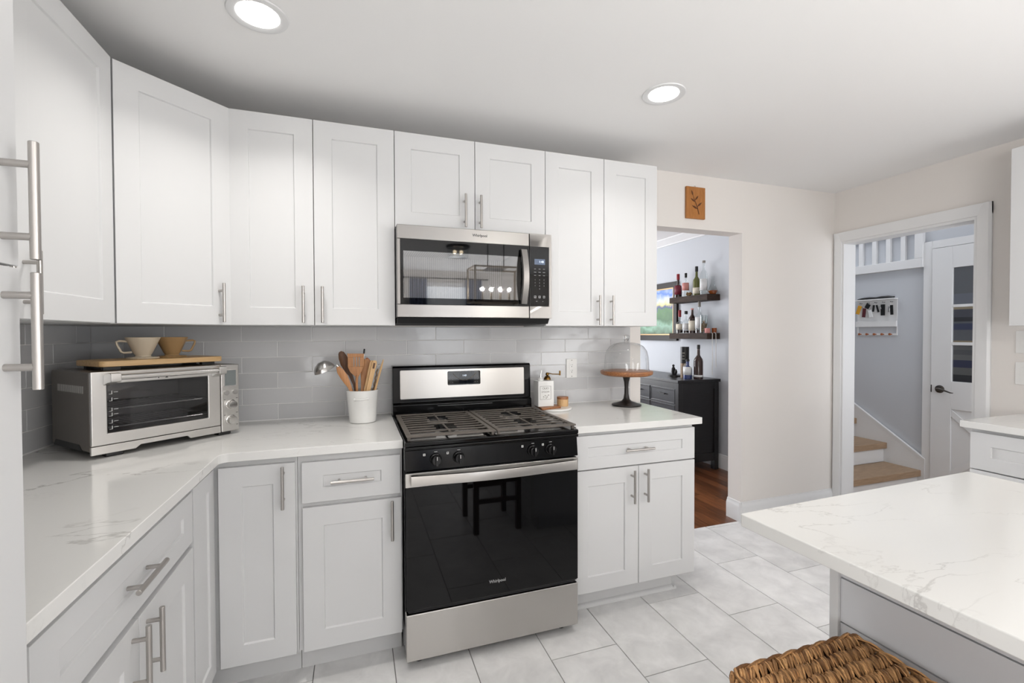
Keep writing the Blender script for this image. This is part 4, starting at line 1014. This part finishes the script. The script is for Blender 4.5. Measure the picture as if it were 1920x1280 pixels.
    rr = [.152+rnd.uniform(-.002, .002) for _ in range(n)]
    b.lathe([(0, .1787), (.130, .1787), (.148, .186), (.152, .196), (.151, .205), (.147, .207), (0, .205)], K, 48); b.build('plate', M['acacia'], t)
    D_ = K+Vector((0, 0, .2072))
    t = thing('glass_dome', 'clear glass dome cover with a knob sitting on the wooden cake plate', 'dome', D_)
    MB().lathe([(.130, 0), (.133, .001), (.1325, .006), (.129, .010), (.128, .045), (.125, .085), (.116, .117), (.098, .142), (.072, .158), (.040, .166), (.012, .168), (0, .168)], D_, 56).build('dome', M['clear'], t)
    MB().lathe([(.014, .1685), (.011, .174), (.012, .181), (.0185, .189), (.0195, .197), (.016, .206), (.008, .210), (0, .211)], D_, 28).build('knob', M['glass_solid'], t)
right_counter()

# ------------------------------------------------------------------ plaque, switches
def plaque():
    t = thing('wooden_plaque', 'small carved wooden plaque hanging above the dining room opening', 'plaque', (1.99, 0, 2.11))
    MB().box(1.914, 2.068, -.018, -.0005, 2.110, 2.322).build('board', M['plaque'], t, bevel=.003)
    b = MB()        # a plain leaf spray carved in relief
    def leaf(cx, cz, L, wd, ang):
        ca, sa = math.cos(ang), math.sin(ang); P = []
        for k in range(13):
            f = k/12; P.append((cx+L*f*ca, -.0185, cz+L*f*sa))
        b.tube(P, [max(.0006, wd*math.sin(PI*k/12)) for k in range(13)], 8)
    b.tube([(2.015, -.0185, 2.14), (2.0, -.0185, 2.19), (1.975, -.0185, 2.24), (1.955, -.0185, 2.285)], [.003, .0028, .002, .001], 8)
    leaf(2.003, 2.175, .05, .006, 2.7); leaf(2.0, 2.19, .05, .006, .7); leaf(1.985, 2.22, .045, .0055, 2.6); leaf(1.98, 2.23, .045, .0055, .85); leaf(1.966, 2.26, .04, .005, 1.9)
    b.build('carving', M['plaque_dark'], t)
    MB().tube([(1.989+.005*math.cos(a*PI/6), -.008, 2.326+.005*math.sin(a*PI/6)) for a in range(12)], .001, 6, closed=True).build('hanging_ring', M['brass'], t)
plaque()
def switches():
    for z0, z1, s in ((1.224, 1.349, 'upper'), (1.051, 1.176, 'lower')):
        t = thing('switch_plate', 'white plate on the right wall, %s of the two beside the hall doorway' % s, 'switch plate', (XR, -1.09, z0), group='white wall plates')
        MB().rrect((XR-.0005, -1.030, z0), -Y, Z, (-.006, 0, 0), .118, z1-z0, .004).build('cover_plate', M['plate_white'], t, bevel=.001)
        for y in (-1.052, -1.098):
            MB().rrect((XR-.0066, y, z0+.029), -Y, Z, (-.003, 0, 0), .034, .067, .002).build('rocker' if s == 'lower' else 'receptacle', M['plate_white'], t)
switches()

# ------------------------------------------------------------------ dining room
def sideboard():
    t = thing('sideboard', 'black wooden sideboard against the dining room wall below the bar shelves', 'sideboard', (3.0, 1.6, 0))
    x0, x1, y0, y1, H = 2.72, 3.20, 1.06, 2.36, .893
    MB().box(x0-.015, x1+.012, y0-.012, y1+.012, H-.028, H).build('top', M['espresso'], t, bevel=.003)
    b = MB(); b.box(x0+.02, x1-.01, y0+.012, y1-.012, .09, H-.0285); b.build('carcass', M['espresso'], t)
    for x in (x0, x1-.05):
        for y in (y0, y1-.05): MB().box(x, x+.05, y, y+.05, 0, H-.0285).build('leg', M['espresso'], t, bevel=.002)
    for z0_, z1_ in ((.80, H-.0285), (.09, .17)): MB().box(x0+.0505, x1-.0505, y0+.002, y0+.0118, z0_, z1_).build('side_rail', M['espresso'], t)
    for k in range(3):
        a = y0+.06+k*.395; c = a+.38
        for z0_, z1_ in ((.655, .80), (.45, .645)):
            d = MB().panel((x0+.0195, c, z0_), -Y, Z, -X, c-a, z1_-z0_, .012, d=.016, rec=.004).build('drawer_front', M['espresso_front'], t, bevel=.001)
            MB().box(x0-.016, x0-.006, (a+c)/2-.055, (a+c)/2+.055, (z0_+z1_)/2+.012, (z0_+z1_)/2+.022).box(x0-.008, x0+.004, (a+c)/2-.05, (a+c)/2-.04, (z0_+z1_)/2+.013, (z0_+z1_)/2+.021).box(x0-.008, x0+.004, (a+c)/2+.04, (a+c)/2+.05, (z0_+z1_)/2+.013, (z0_+z1_)/2+.021).build('handle', M['black'], d)
        MB().panel((x0+.0195, c, .12), -Y, Z, -X, c-a, .32, .05, d=.016).build('door', M['espresso_front'], t, bevel=.001)
sideboard()
def shelf(label, z0, z1):
    o = MB().box(3.09, XD-.0005, 1.10, 1.672, z0, z1).build('floating_shelf', M['shelf_wood'], bevel=.002); tag(o, label, 'shelf', 'floating bar shelves')
shelf('upper dark wood floating shelf of bottles in the dining room', 1.668, 1.729)
shelf('lower dark wood floating shelf of bottles in the dining room', 1.282, 1.343)
BP = {'round': [(0, 0), (1, .0), (1, .60), (.96, .66), (.75, .72), (.36, .78), (.33, .98)],
      'tall': [(0, 0), (1, 0), (1, .58), (.9, .66), (.6, .73), (.36, .79), (.32, .97)],
      'squat': [(0, 0), (1, 0), (1, .52), (.93, .62), (.66, .69), (.36, .74), (.34, .97)]}
def bottle(label, x, y, z, r, h, m, cap, capm, lab=None, fill=None, prof='round', lz=(.12, .42), group='bottles on the shelves', capw=.42):
    t = thing('bottle', label, 'bottle', (x, y, z), group=group); c = Vector((x, y, z))
    P = [(a*r, b*h*(1-cap)) for a, b in BP[prof]]+[(BP[prof][-1][0]*r, h*(1-cap)), (0, h*(1-cap))]
    MB().lathe(P, c, 24).build('body', m, t)
    cr = r*capw
    MB().lathe([(0, h*(1-cap)+.0003), (cr, h*(1-cap)+.0003), (cr, h*.985), (cr*.85, h), (0, h)], c, 18).build('cap', capm, t)
    if fill: MB().lathe([(0, .003), (r*.93, .003), (r*.93, h*fill[1]), (0, h*fill[1])], c, 24).build('liquor', fill[0], t)
    if lab:
        b = MB(); n = 18; R = r+.0008; z0, z1 = z+h*lz[0], z+h*lz[1]
        a0 = math.radians(212)      # label faces the room
        V = [[b.b.verts.new((x+R*math.cos(a0+math.radians(-75+150*k/n)), y+R*math.sin(a0+math.radians(-75+150*k/n)), q)) for q in (z0, z1)] for k in range(n+1)]
        for A, B in zip(V, V[1:]): b.b.faces.new((A[0], B[0], B[1], A[1]))
        o = b.build('label', lab, t)
        sd = o.modifiers.new('thickness', 'SOLIDIFY'); sd.thickness = .0005; sd.offset = 1
    return t
ZT, ZL, ZS = 1.7292, 1.3432, .8932
bx = 3.15
bottle('dark bottle with a red wax top and maroon label, left end of the upper shelf', bx-.01, 1.590, ZT, .039, .255, M['bottle_brown'], .25, M['red'], M['maroon'], prof='squat', lz=(.12, .50))
bottle('clear bottle with a black cap and pink label on the upper shelf', bx, 1.480, ZT, .036, .252, M['bottle_clear'], .2, M['black'], M['label_pink'], prof='squat', lz=(.26, .58), capw=.36)
bottle('olive green bottle with a black capsule and cream label on the upper shelf', bx, 1.318, ZT, .036, .300, M['bottle_green'], .18, M['black'], M['label'], prof='tall', lz=(.06, .27))
bottle('tall clear bottle with a grey stopper and white label on the upper shelf', bx, 1.215, ZT, .037, .345, M['bottle_clear'], .07, M['cork'], M['label_white'], prof='tall', lz=(.12, .46))
bottle('clear bottle with a red wax top and cream label, left end of the lower shelf', bx, 1.575, ZL, .038, .250, M['bottle_clear'], .3, M['red'], M['label'], fill=(M['bottle_brown'], .28), prof='squat', lz=(.15, .40))
bottle('round clear bottle with a black stopper and white label on the lower shelf', bx, 1.476, ZL, .035, .235, M['bottle_clear'], .15, M['black'], M['label_white'], fill=(M['bottle_brown'], .12), prof='squat', lz=(.14, .44), capw=.5)
bottle('dark brown bottle with a cream label in the middle of the lower shelf', bx, 1.380, ZL, .036, .258, M['bottle_brown'], .06, M['label_pink'], M['label'], prof='tall', lz=(.1, .5))
bottle('tall clear bottle with a large white label and grey capsule on the lower shelf', bx, 1.277, ZL, .040, .325, M['bottle_clear'], .18, M['cork'], M['label_white'], fill=(M['bottle_brown'], .10), prof='tall', lz=(.15, .5), capw=.34)
def dining_small():
    # amber decanter
    t = thing('decanter', 'low glass decanter of amber liquor at the right end of the upper shelf', 'decanter', (bx+.02, 1.150, ZT))
    MB().lathe([(0, 0), (.028, 0), (.044, .030), (.046, .038), (.041, .048), (.018, .110), (.014, .160), (.018, .175), (0, .175)], (bx+.045, 1.140, ZT), 26).build('body', M['bottle_clear'], t)
    MB().lathe([(0, .002), (.026, .002), (.042, .030), (.0435, .038), (0, .038)], (bx+.045, 1.140, ZT), 26).build('liquor', M['amber'], t)
    b = MB(); rnd = random.Random(9)
    for k in range(26): b.sphere((bx-.03+rnd.uniform(-.015, .015), 1.402+rnd.uniform(-.03, .03), ZT+.009+rnd.uniform(0, .028)), .0085, 8)
    tag(b.build('dried_flowers', M['herb']), 'small clump of dried brown flowers between bottles on the upper shelf', 'dried flowers')
    t = thing('jar', 'clear glass jar of dried brown flowers on the lower shelf', 'jar', (bx, 1.185, ZL))
    b = MB()
    for k in range(90):
        a, q = rnd.uniform(0, 2*PI), rnd.random()**.5*.026; b.sphere((bx-.02+q*math.cos(a), 1.190+q*math.sin(a), ZL+.012+rnd.random()*.11*(1-q*9)), .0085, 6)
    b.build('flowers', M['herb'], t)
    MB().lathe([(0, 0), (.037, 0), (.038, .004), (.038, .180), (.0365, .180), (.0365, .005), (0, .004)], (bx-.02, 1.190, ZL), 24).build('glass', M['bottle_clear'], t)
    t = thing('candle_jar', 'small copper coloured candle holder at the right end of the lower shelf', 'candle', (bx, 1.13, ZL))
    MB().lathe([(0, 0), (.022, 0), (.024, .004), (.026, .048), (.024, .048), (.022, .006), (0, .005)], (bx-.03, 1.128, ZL), 20).build('cup', M['label_pink'], t)
    MB().lathe([(0, .0055), (.0215, .0055), (.0225, .036), (0, .036)], (bx-.03, 1.128, ZL), 20).build('wax', M['amber'], t)
    t = thing('tumbler', 'small amber glass tumbler on the right end of the lower shelf nearest the wall', 'glass', (3.205, 1.13, ZL))
    MB().lathe([(0, 0), (.020, 0), (.024, .050), (.0225, .050), (.019, .004), (0, .004)], (3.205, 1.13, ZL), 20).build('glass', M['amber'], t)
    # white cord looped over the end of the lower shelf
    b = MB()
    b.tube([(3.148, 1.135, ZL+.0035), (3.148, 1.102, ZL+.0035), (3.148, 1.092, ZL-.006), (3.146, 1.091, 1.25), (3.150, 1.090, 1.1), (3.147, 1.091, .96), (3.149, 1.090, .93)], .0032, 8)
    b.tube([(3.190, 1.135, ZL+.0035), (3.190, 1.102, ZL+.0035), (3.190, 1.092, ZL-.006), (3.192, 1.091, 1.25), (3.189, 1.090, 1.12), (3.194, 1.091, 1.0)], .0032, 8)
    tag(b.build('cord', M['rope']), 'white cord with two ends hanging over the right end of the lower bar shelf', 'cord')
    # on the sideboard
    bottle('dark whiskey bottle with a long black neck, right end of the sideboard', 3.0, 1.115, ZS, .043, .335, M['bottle_brown'], .12, M['black'], M['label_white'], prof='tall', lz=(.06, .12), group='bottles on the sideboard', capw=.36)
    bottle('short blue bottle with a white label in front of the whiskey on the sideboard', 2.93, 1.185, ZS, .042, .190, M['bottle_blue'], .1, M['black'], M['label_white'], prof='squat', lz=(.2, .62), group='bottles on the sideboard')
    t = thing('tin_tube', 'tall black cylinder tin with a patterned lower half on the sideboard', 'tin', (2.97, 1.275, ZS))
    MB().lathe([(0, 0), (.041, 0), (.041, .145), (0, .145)], (2.97, 1.275, ZS), 28).build('patterned_base', M['kraft'], t)
    MB().lathe([(0, .1453), (.0415, .1453), (.0415, .312), (0, .312)], (2.97, 1.275, ZS), 28).build('lid', M['black'], t)
    b = MB()
    for z, wd in ((.25, .30), (.22, .22), (.19, .3)):
        V = [(2.97+.0420*math.cos(math.radians(212)+wd*k/4), 1.275+.0420*math.sin(math.radians(212)+wd*k/4), ZS+z) for k in range(-4, 5)]
        b.tube(V, .002, 5)
    b.prism([(0, -.03), (.02, 0), (0, .03), (-.02, 0)], (2.97+.0415*math.cos(math.radians(235)), 1.275+.0415*math.sin(math.radians(235)), ZS+.12), (math.sin(math.radians(55)), -math.cos(math.radians(55)), 0), Z, (-.001, -.001, 0))
    b.build('print', M['label'], t)
    t = thing('bottle', 'slim black bottle behind the cylinder tin on the sideboard', 'bottle', (3.03, 1.37, ZS), group='bottles on the sideboard')
    MB().lathe([(0, 0), (.030, 0), (.030, .15), (.018, .18), (.018, .20), (0, .20)], (3.06, 1.375, ZS), 20).build('body', M['bottle_black'], t)
    MB().lathe([(0, .2003), (.020, .2003), (.020, .235), (0, .235)], (3.06, 1.375, ZS), 18).build('cap', M['black'], t)
    t = thing('figurine', 'small black figurine on a dark base at the left of the sideboard bottles', 'figurine', (2.96, 1.42, ZS))
    MB().lathe([(0, 0), (.062, 0), (.062, .012), (.04, .020), (0, .022)], (2.96, 1.425, ZS), 24).build('base', M['black'], t)
    b = MB(); b.tube([(2.955, 1.43, ZS+.021), (2.958, 1.432, ZS+.05), (2.95, 1.425, ZS+.085), (2.955, 1.43, ZS+.10)], [.018, .024, .018, .008], 12); b.sphere((2.953, 1.429, ZS+.112), .013, 12)
    b.tube([(2.958, 1.40, ZS+.021), (2.955, 1.39, ZS+.05), (2.95, 1.385, ZS+.075)], [.010, .014, .006], 10); b.build('figure', M['black'], t)
    # framed painting
    t = thing('framed_picture', 'framed beach painting on the dining room wall behind the shelves', 'picture', (XD, 2.1, 1.6))
    y0, y1, z0, z1 = 1.715, 2.52, 1.258, 1.925
    MB().ring((XD-.0005, y1, z0), -Y, Z, (-.030, 0, 0), y1-y0, z1-z0, (.062, y1-y0-.062, .062, z1-z0-.062)).build('frame', M['frame'], t, bevel=.003)
    MB().ring((XD-.0010, y1-.0625, z0+.0625), -Y, Z, (-.022, 0, 0), y1-y0-.125, z1-z0-.125, (.014, y1-y0-.139, .014, z1-z0-.139)).build('inner_lip', M['gilt'], t)
    o = MB().box(-.012, -.002, -.32, .32, .005, .525).build('canvas', M['painting'], t, world=False)
    o.location = (0, 2.1175-2.1, z0+.077-1.6-.002)
dining_small()

# ------------------------------------------------------------------ hall
def staircase():
    t = thing('staircase', 'hall stairs with oak treads and white risers seen through the doorway', 'stairs', (3.9, .5, 0))
    for k in range(7):
        yf, z = .011+.2655*k, .168+.1765*k
        MB().box(3.4305, 4.372, yf, yf+.2655+.026, z-.052, z).build('tread', M['oak'], t, bevel=.003)
        MB().box(3.4305, 4.372, yf+.028, yf+.045, max(0, z-.1765), z-.0525).build('riser', M['white_trim'], t)
    s = .1765/.2655; z_at = lambda y: .245+s*(y+.02)
    MB().prism([(-.012, 0), (2.0, 0), (2.0, z_at(2.0)), (-.012, z_at(-.012)-.0)], (4.3725, 0, 0), Y, Z, (.022, 0, 0)).build('skirt_board', M['white_trim'], t)
    MB().prism([(-.012, z_at(-.012)+.0005), (2.0, z_at(2.0)+.0005), (2.0, z_at(2.0)+.022), (-.012, z_at(-.012)+.022)], (4.370, 0, 0), Y, Z, (.0245, 0, 0)).build('skirt_cap', M['white_trim'], t)
staircase()
def balustrade():
    t = thing('balustrade', 'white slatted stair opening high on the hall wall above the key rack', 'balustrade', (4.38, .4, 1.9))
    b = MB(); b.box(4.360, 4.3992, .012, 1.6, 1.895, 1.972); b.build('bottom_rail', M['white_trim'], t, bevel=.002)
    MB().box(4.360, 4.3992, .012, .072, 1.9725, 2.30).build('end_post', M['white_trim'], t, bevel=.002)
    MB().box(4.360, 4.3992, .0725, 1.6, 2.215, 2.30).build('top_rail', M['white_trim'], t)
    for k in range(10):
        y = .150+k*.118
        MB().box(4.372, 4.3992, y-.0015, y+.034, 1.9725, 2.2145).build('baluster', M['white_trim'], t)
balustrade()
def hall_door():
    t = sthing('door_1', 'white hall door with nine glass lites over a crossbuck panel', (XH, -.45, 0))
    y1, y0, zt, xf = -.052, -.866, 2.035, XH-.030
    b = MB(); cw = .062
    b.box(XH-.022, XH-.0005, y1+.004, y1+.004+cw, 0, zt+.004+cw); b.box(XH-.022, XH-.0005, y0-.004-cw, y0-.004, 0, zt+.004+cw); b.box(XH-.022, XH-.0005, y0-.004, y1+.004, zt+.004, zt+.004+cw)
    struct(b.build('door_casing', M['white_trim'], t, bevel=.003))
    gy1, gy0 = -.190, -.728; rows = ((1.565, 1.862), (1.262, 1.543), (.945, 1.238)); cols = [(gy1-.188*k, gy1-.188*k-.166) for k in range(3)]
    b = MB(); X0, X1 = xf, XH-.0006
    b.box(X0, X1, y1-.0, gy1, .006, zt); b.box(X0, X1, y0, cols[2][1], .006, zt)
    b.box(X0, X1, cols[2][1], gy1, rows[0][1], zt); b.box(X0, X1, cols[2][1], gy1, .72, rows[2][0]); b.box(X0, X1, cols[2][1], gy1, .006, .16); b.box(X0+.010, X1, cols[2][1], gy1, .16, .72)
    for a, c in ((rows[1][1], rows[0][0]), (rows[2][1], rows[1][0])): b.box(X0, X1, cols[2][1], gy1, a, c)
    for k in (0, 1): b.box(X0, X1, cols[k+1][0], cols[k][1], rows[2][0], rows[0][1])
    for s in (0, 1):
        p = [(gy1, .16+.56*s), (gy1, .22+.44*s), (cols[2][1], .72-.56*s), (cols[2][1], .66-.44*s)]
        b.prism(p, (X0+.002, 0, 0), Y, Z, (.006, 0, 0))
    struct(b.build('door_slab', M['white_trim'], t, bevel=.002))
    for a, c in rows:
        for e, f in cols: MB().box(XH-.016, XH-.013, f+.0004, e-.0004, a+.0004, c-.0004).build('glass_pane', M['clear'], t)
    MB().box(XH-.008, XH-.0008, cols[2][1], gy1, rows[2][0], rows[0][1]).build('striped_curtain', M['shade'], t)
    b = MB().lathe([(0, 0), (.032, 0), (.031, -.006), (.020, -.012), (.012, -.014), (.011, -.030), (0, -.030)], (xf-.0003, -.115, .875), 24, 'X')
    h = b.build('door_handle', M['pewter'], t); 
    MB().tube([(xf-.034, -.108, .877), (xf-.036, -.13, .878), (xf-.038, -.17, .868), (xf-.037, -.205, .856), (xf-.036, -.222, .856)], [.010, .009, .007, .005, .003], 12).build('lever', M['pewter'], h)
    MB().box(xf-.001, xf+.0002, -.0525, -.06, .845, .905).build('latch_plate', M['pewter'], t)
    t['kind'] = 'structure'
hall_door()
def key_rack():
    t = thing('key_rack', 'white key rack with a ledge and pegs on the hall wall', 'key rack', (4.39, .39, 1.33))
    y0, y1 = .214, .562; xw = XH-.0005
    MB().box(xw-.008, xw, y0+.004, y1-.004, 1.395, 1.640).build('back_panel', M['white_trim'], t)
    MB().box(xw-.052, xw, y0, y1, 1.6405, 1.650).build('top_shelf', M['white_trim'], t, bevel=.001)
    b = MB(); b.box(xw-.022, xw-.0085, y0, y1, 1.396, 1.402); b.box(xw-.027, xw-.0215, y0, y1, 1.396, 1.448); b.box(xw-.0215, xw-.0085, y0, y0+.006, 1.402, 1.448); b.box(xw-.0215, xw-.0085, y1-.006, y1, 1.402, 1.448); b.build('letter_tray', M['white_trim'], t)
    b = MB(); b.box(xw-.008, xw, y0+.002, y0+.010, 1.335, 1.3945); b.box(xw-.008, xw, y1-.010, y1-.002, 1.335, 1.3945); b.box(xw-.008, xw, y0+.002, y1-.002, 1.318, 1.3345); b.build('peg_rail', M['white_trim'], t)
    for k in range(5):
        y = .522-k*.0655
        MB().lathe([(0, 0), (.005, 0), (.0045, -.016), (.010, -.022), (.010, -.030), (0, -.031)], (xw-.0083, y, 1.3265), 14, 'X').build('peg', M['wood_red'], t)
        MB().tube([(xw-.0083, y-.008, 1.618), (xw-.036, y-.008, 1.616), (xw-.040, y-.008, 1.622)], .0025, 8).build('hook', M['black'], t)
    tag(MB().tube([(4.378, .548, 1.6575), (4.376, .50, 1.661), (4.378, .44, 1.663), (4.38, .385, 1.661), (4.378, .34, 1.664), (4.376, .28, 1.665), (4.378, .232, 1.661)], [.003, .0085, .010, .0075, .0105, .010, .006], 12, sx=1.6).build('pouch', M['black']), 'slim black soft pouch lying on top of the key rack', 'pouch')
    hy = [.522-k*.0655-.008 for k in range(5)]
    def keys(label, y, parts):
        t = thing('key_bunch', label, 'keys', (xw-.027, y, 1.615), group='keys on the rack')
        MB().tube([(xw-.036, y+.010*math.cos(a*PI/6), 1.6095+.010*math.sin(a*PI/6)-.0005) for a in range(12)], .0012, 6, closed=True).build('key_ring', M['chrome'], t)
        for nm, m, dy, dz, wd, L, tw, dx in parts:
            b = MB(); o = Vector((xw-.034-dx, y+dy, 1.600+dz)); d = Vector((0, math.sin(tw), -math.cos(tw))); s = Vector((0, math.cos(tw), math.sin(tw)))
            wd *= 1.15; b.obox(o-s*wd/2-X*.0035, s*wd, d*L*1.12, X*.006)
            b.build(nm, m, t, bevel=.0025)
    keys('bunch of keys with a yellow tag on the leftmost hook', hy[0], [('tag', M['yellow'], .0, -.004, .030, .074, .30, .004), ('key', M['chrome'], -.01, -.01, .008, .05, -.4, -.003)])
    keys('key bunch with a burgundy tassel and a white fob on the second hook', hy[1], [('fob', M['black'], -.012, .008, .034, .040, .5, .003), ('tassel', M['burgundy'], .028, -.030, .026, .075, .1, -.001), ('white_fob', M['label_white'], -.020, -.050, .028, .062, -.25, .006)])
    keys('pair of dark keys on the middle hook', hy[2], [('key', M['black'], .010, -.004, .016, .055, .1, .002), ('key', M['black'], -.010, -.004, .014, .062, -.25, -.003)])
    keys('large black key fob with keys on the fourth hook', hy[3], [('fob', M['black'], -.002, -.002, .032, .090, 0, .003), ('key', M['chrome'], .010, -.03, .022, .008, 1.3, .008)])
    keys('black fob and silver key on the rightmost hook', hy[4], [('fob', M['black'], -.006, -.012, .022, .078, -.05, .002), ('key', M['chrome'], .012, -.02, .012, .048, .1, -.002)])
key_rack()

# ------------------------------------------------------------------ ceiling lights
def recessed(label, x, y, watts):
    t = thing('recessed_light', label, 'ceiling light', (x, y, CEIL), group='recessed ceiling lights')
    MB().lathe([(.066, -.0015), (.083, -.006), (.092, -.004), (.094, -.0005), (.066, -.0005)], (x, y, CEIL), 48).build('trim_ring', M['white_trim'], t)
    MB().lathe([(0, -.0045), (.060, -.0035), (.0655, -.002), (0, -.002)], (x, y, CEIL), 48).build('lens', M['lens'], t)
    l = bpy.data.lights.new('recessed_lamp', 'AREA'); l.shape = 'DISK'; l.size = .12; l.energy = watts; l.color = (1, .97, .93); l.spread = math.radians(125)
    o = bpy.data.objects.new('recessed_lamp', l); C.collection.objects.link(o); o.parent = t; o.location = (0, 0, -.012)
recessed('round recessed ceiling light above the toaster oven corner', -.476, -.803, 3.8)
recessed('round recessed ceiling light nearer the dining opening', 1.133, -.808, 2.0)

# ------------------------------------------------------------------ behind the camera: what the microwave reflects
def rear():
    t = sthing('window_1', 'window with blinds on the rear wall', (1.27, YB, 1.5))
    MB().ring((.80, YB+.0005, .85), X, Z, (0, .03, 0), 1.0, 1.36, (.07, .93, .07, 1.29)).build('window_frame', M['white_trim'], t, bevel=.003)
    MB().box(.871, 1.729, YB+.001, YB+.006, .921, 2.139).build('glass_pane', M['sky_pane'], t)
    MB().box(.88, 1.72, YB+.012, YB+.016, .93, 1.75).build('blind', M['blind'], t)
    for s, x in ((-1, .80), (1, 1.74)):
        b = MB(); P = []
        n = 40
        for k in range(n+1):
            f = k/n; P.append((x-.14+.28*f+ (0 if s < 0 else 0), YB+.075+.022*math.sin(f*9*PI)))
        P2 = [(a, y-.006) for a, y in P]
        b.prism(P+P2[::-1], (0, 0, .1), X, Y, (0, 0, 2.16))
        tag(b.build('curtain', M['curtain']), 'blue grey curtain at the %s of the rear window' % ('left' if s < 0 else 'right'), 'curtain', 'curtains at the rear window')
    tag(MB().tube([(.55, YB+.07, 2.275), (2.0, YB+.07, 2.275)], .011, 10).build('curtain_rod', M['black']), 'dark rod above the rear window curtains', 'curtain rod')
    # lantern
    L = Vector((1.25, -3.0, 1.68)); wx, wy, hh = .27, .16, .36
    t = thing('lantern_pendant', 'open rectangular metal lantern with candle bulbs hanging over the island', 'pendant light', L)
    b = MB(); r = .009
    for z in (L.z, L.z+hh):
        b.box(L.x-wx, L.x+wx, L.y-wy-r, L.y-wy+r, z-r, z+r); b.box(L.x-wx, L.x+wx, L.y+wy-r, L.y+wy+r, z-r, z+r)
        b.box(L.x-wx-r, L.x-wx+r, L.y-wy-r, L.y+wy+r, z-r, z+r); b.box(L.x+wx-r, L.x+wx+r, L.y-wy-r, L.y+wy+r, z-r, z+r)
    for x in (-wx, wx):
        for y in (-wy, wy): b.box(L.x+x-r, L.x+x+r, L.y+y-r, L.y+y+r, L.z, L.z+hh)
    b.build('cage', M['lantern'], t)
    b = MB()
    for x in (-.09, .09): b.cyl((L.x+x, L.y, L.z+hh), (L.x+x, L.y, CEIL-.021), .005, 10); 
    b.box(L.x-.10, L.x+.10, L.y-wy, L.y+wy, L.z+hh-.006, L.z+hh+.006); b.build('hanging_rod', M['black'], t)
    MB().box(L.x-.16, L.x+.16, L.y-.06, L.y+.06, CEIL-.0205, CEIL-.0005).build('ceiling_plate', M['black'], t)
    for k in range(4):
        x = L.x-.15+.1*k; s = MB().cyl((x, L.y, L.z+.009), (x, L.y, L.z+.10), .011, 14).build('candle_socket', M['lantern'], t)
        MB().lathe([(.008, .1003), (.016, .125), (.017, .14), (.010, .175), (.002, .20), (0, .20)], (x, L.y, L.z), 16).build('bulb', M['clear'], t)
        l = bpy.data.lights.new('bulb_lamp', 'POINT'); l.energy = 6; l.color = (1, .97, .93); l.shadow_soft_size = .018
        o = bpy.data.objects.new('bulb_lamp', l); C.collection.objects.link(o); o.parent = t; o.location = (x-L.x, 0, .14)
    MB().box(L.x-.2, L.x+.2, L.y-.012, L.y+.012, L.z+.001, L.z+.0088).build('socket_bar', M['lantern'], t)
    # flush light
    F = Vector((1.0, -3.75, CEIL))
    t = thing('flush_ceiling_light', 'round flush ceiling light with a dark base and glass drum behind the island', 'ceiling light', F)
    MB().lathe([(0, -.0005), (.14, -.0005), (.14, -.03), (0, -.03)], F, 36).build('base', M['black'], t)
    MB().lathe([(.125, -.0305), (.125, -.14), (.12, -.142), (0, -.142)], F, 36).build('glass_drum', M['bottle_clear'], t)
    for x in (-.04, .04): MB().sphere(F+Vector((x, 0, -.075)), .022, 14).build('bulb', M['bulb'], t)
rear()
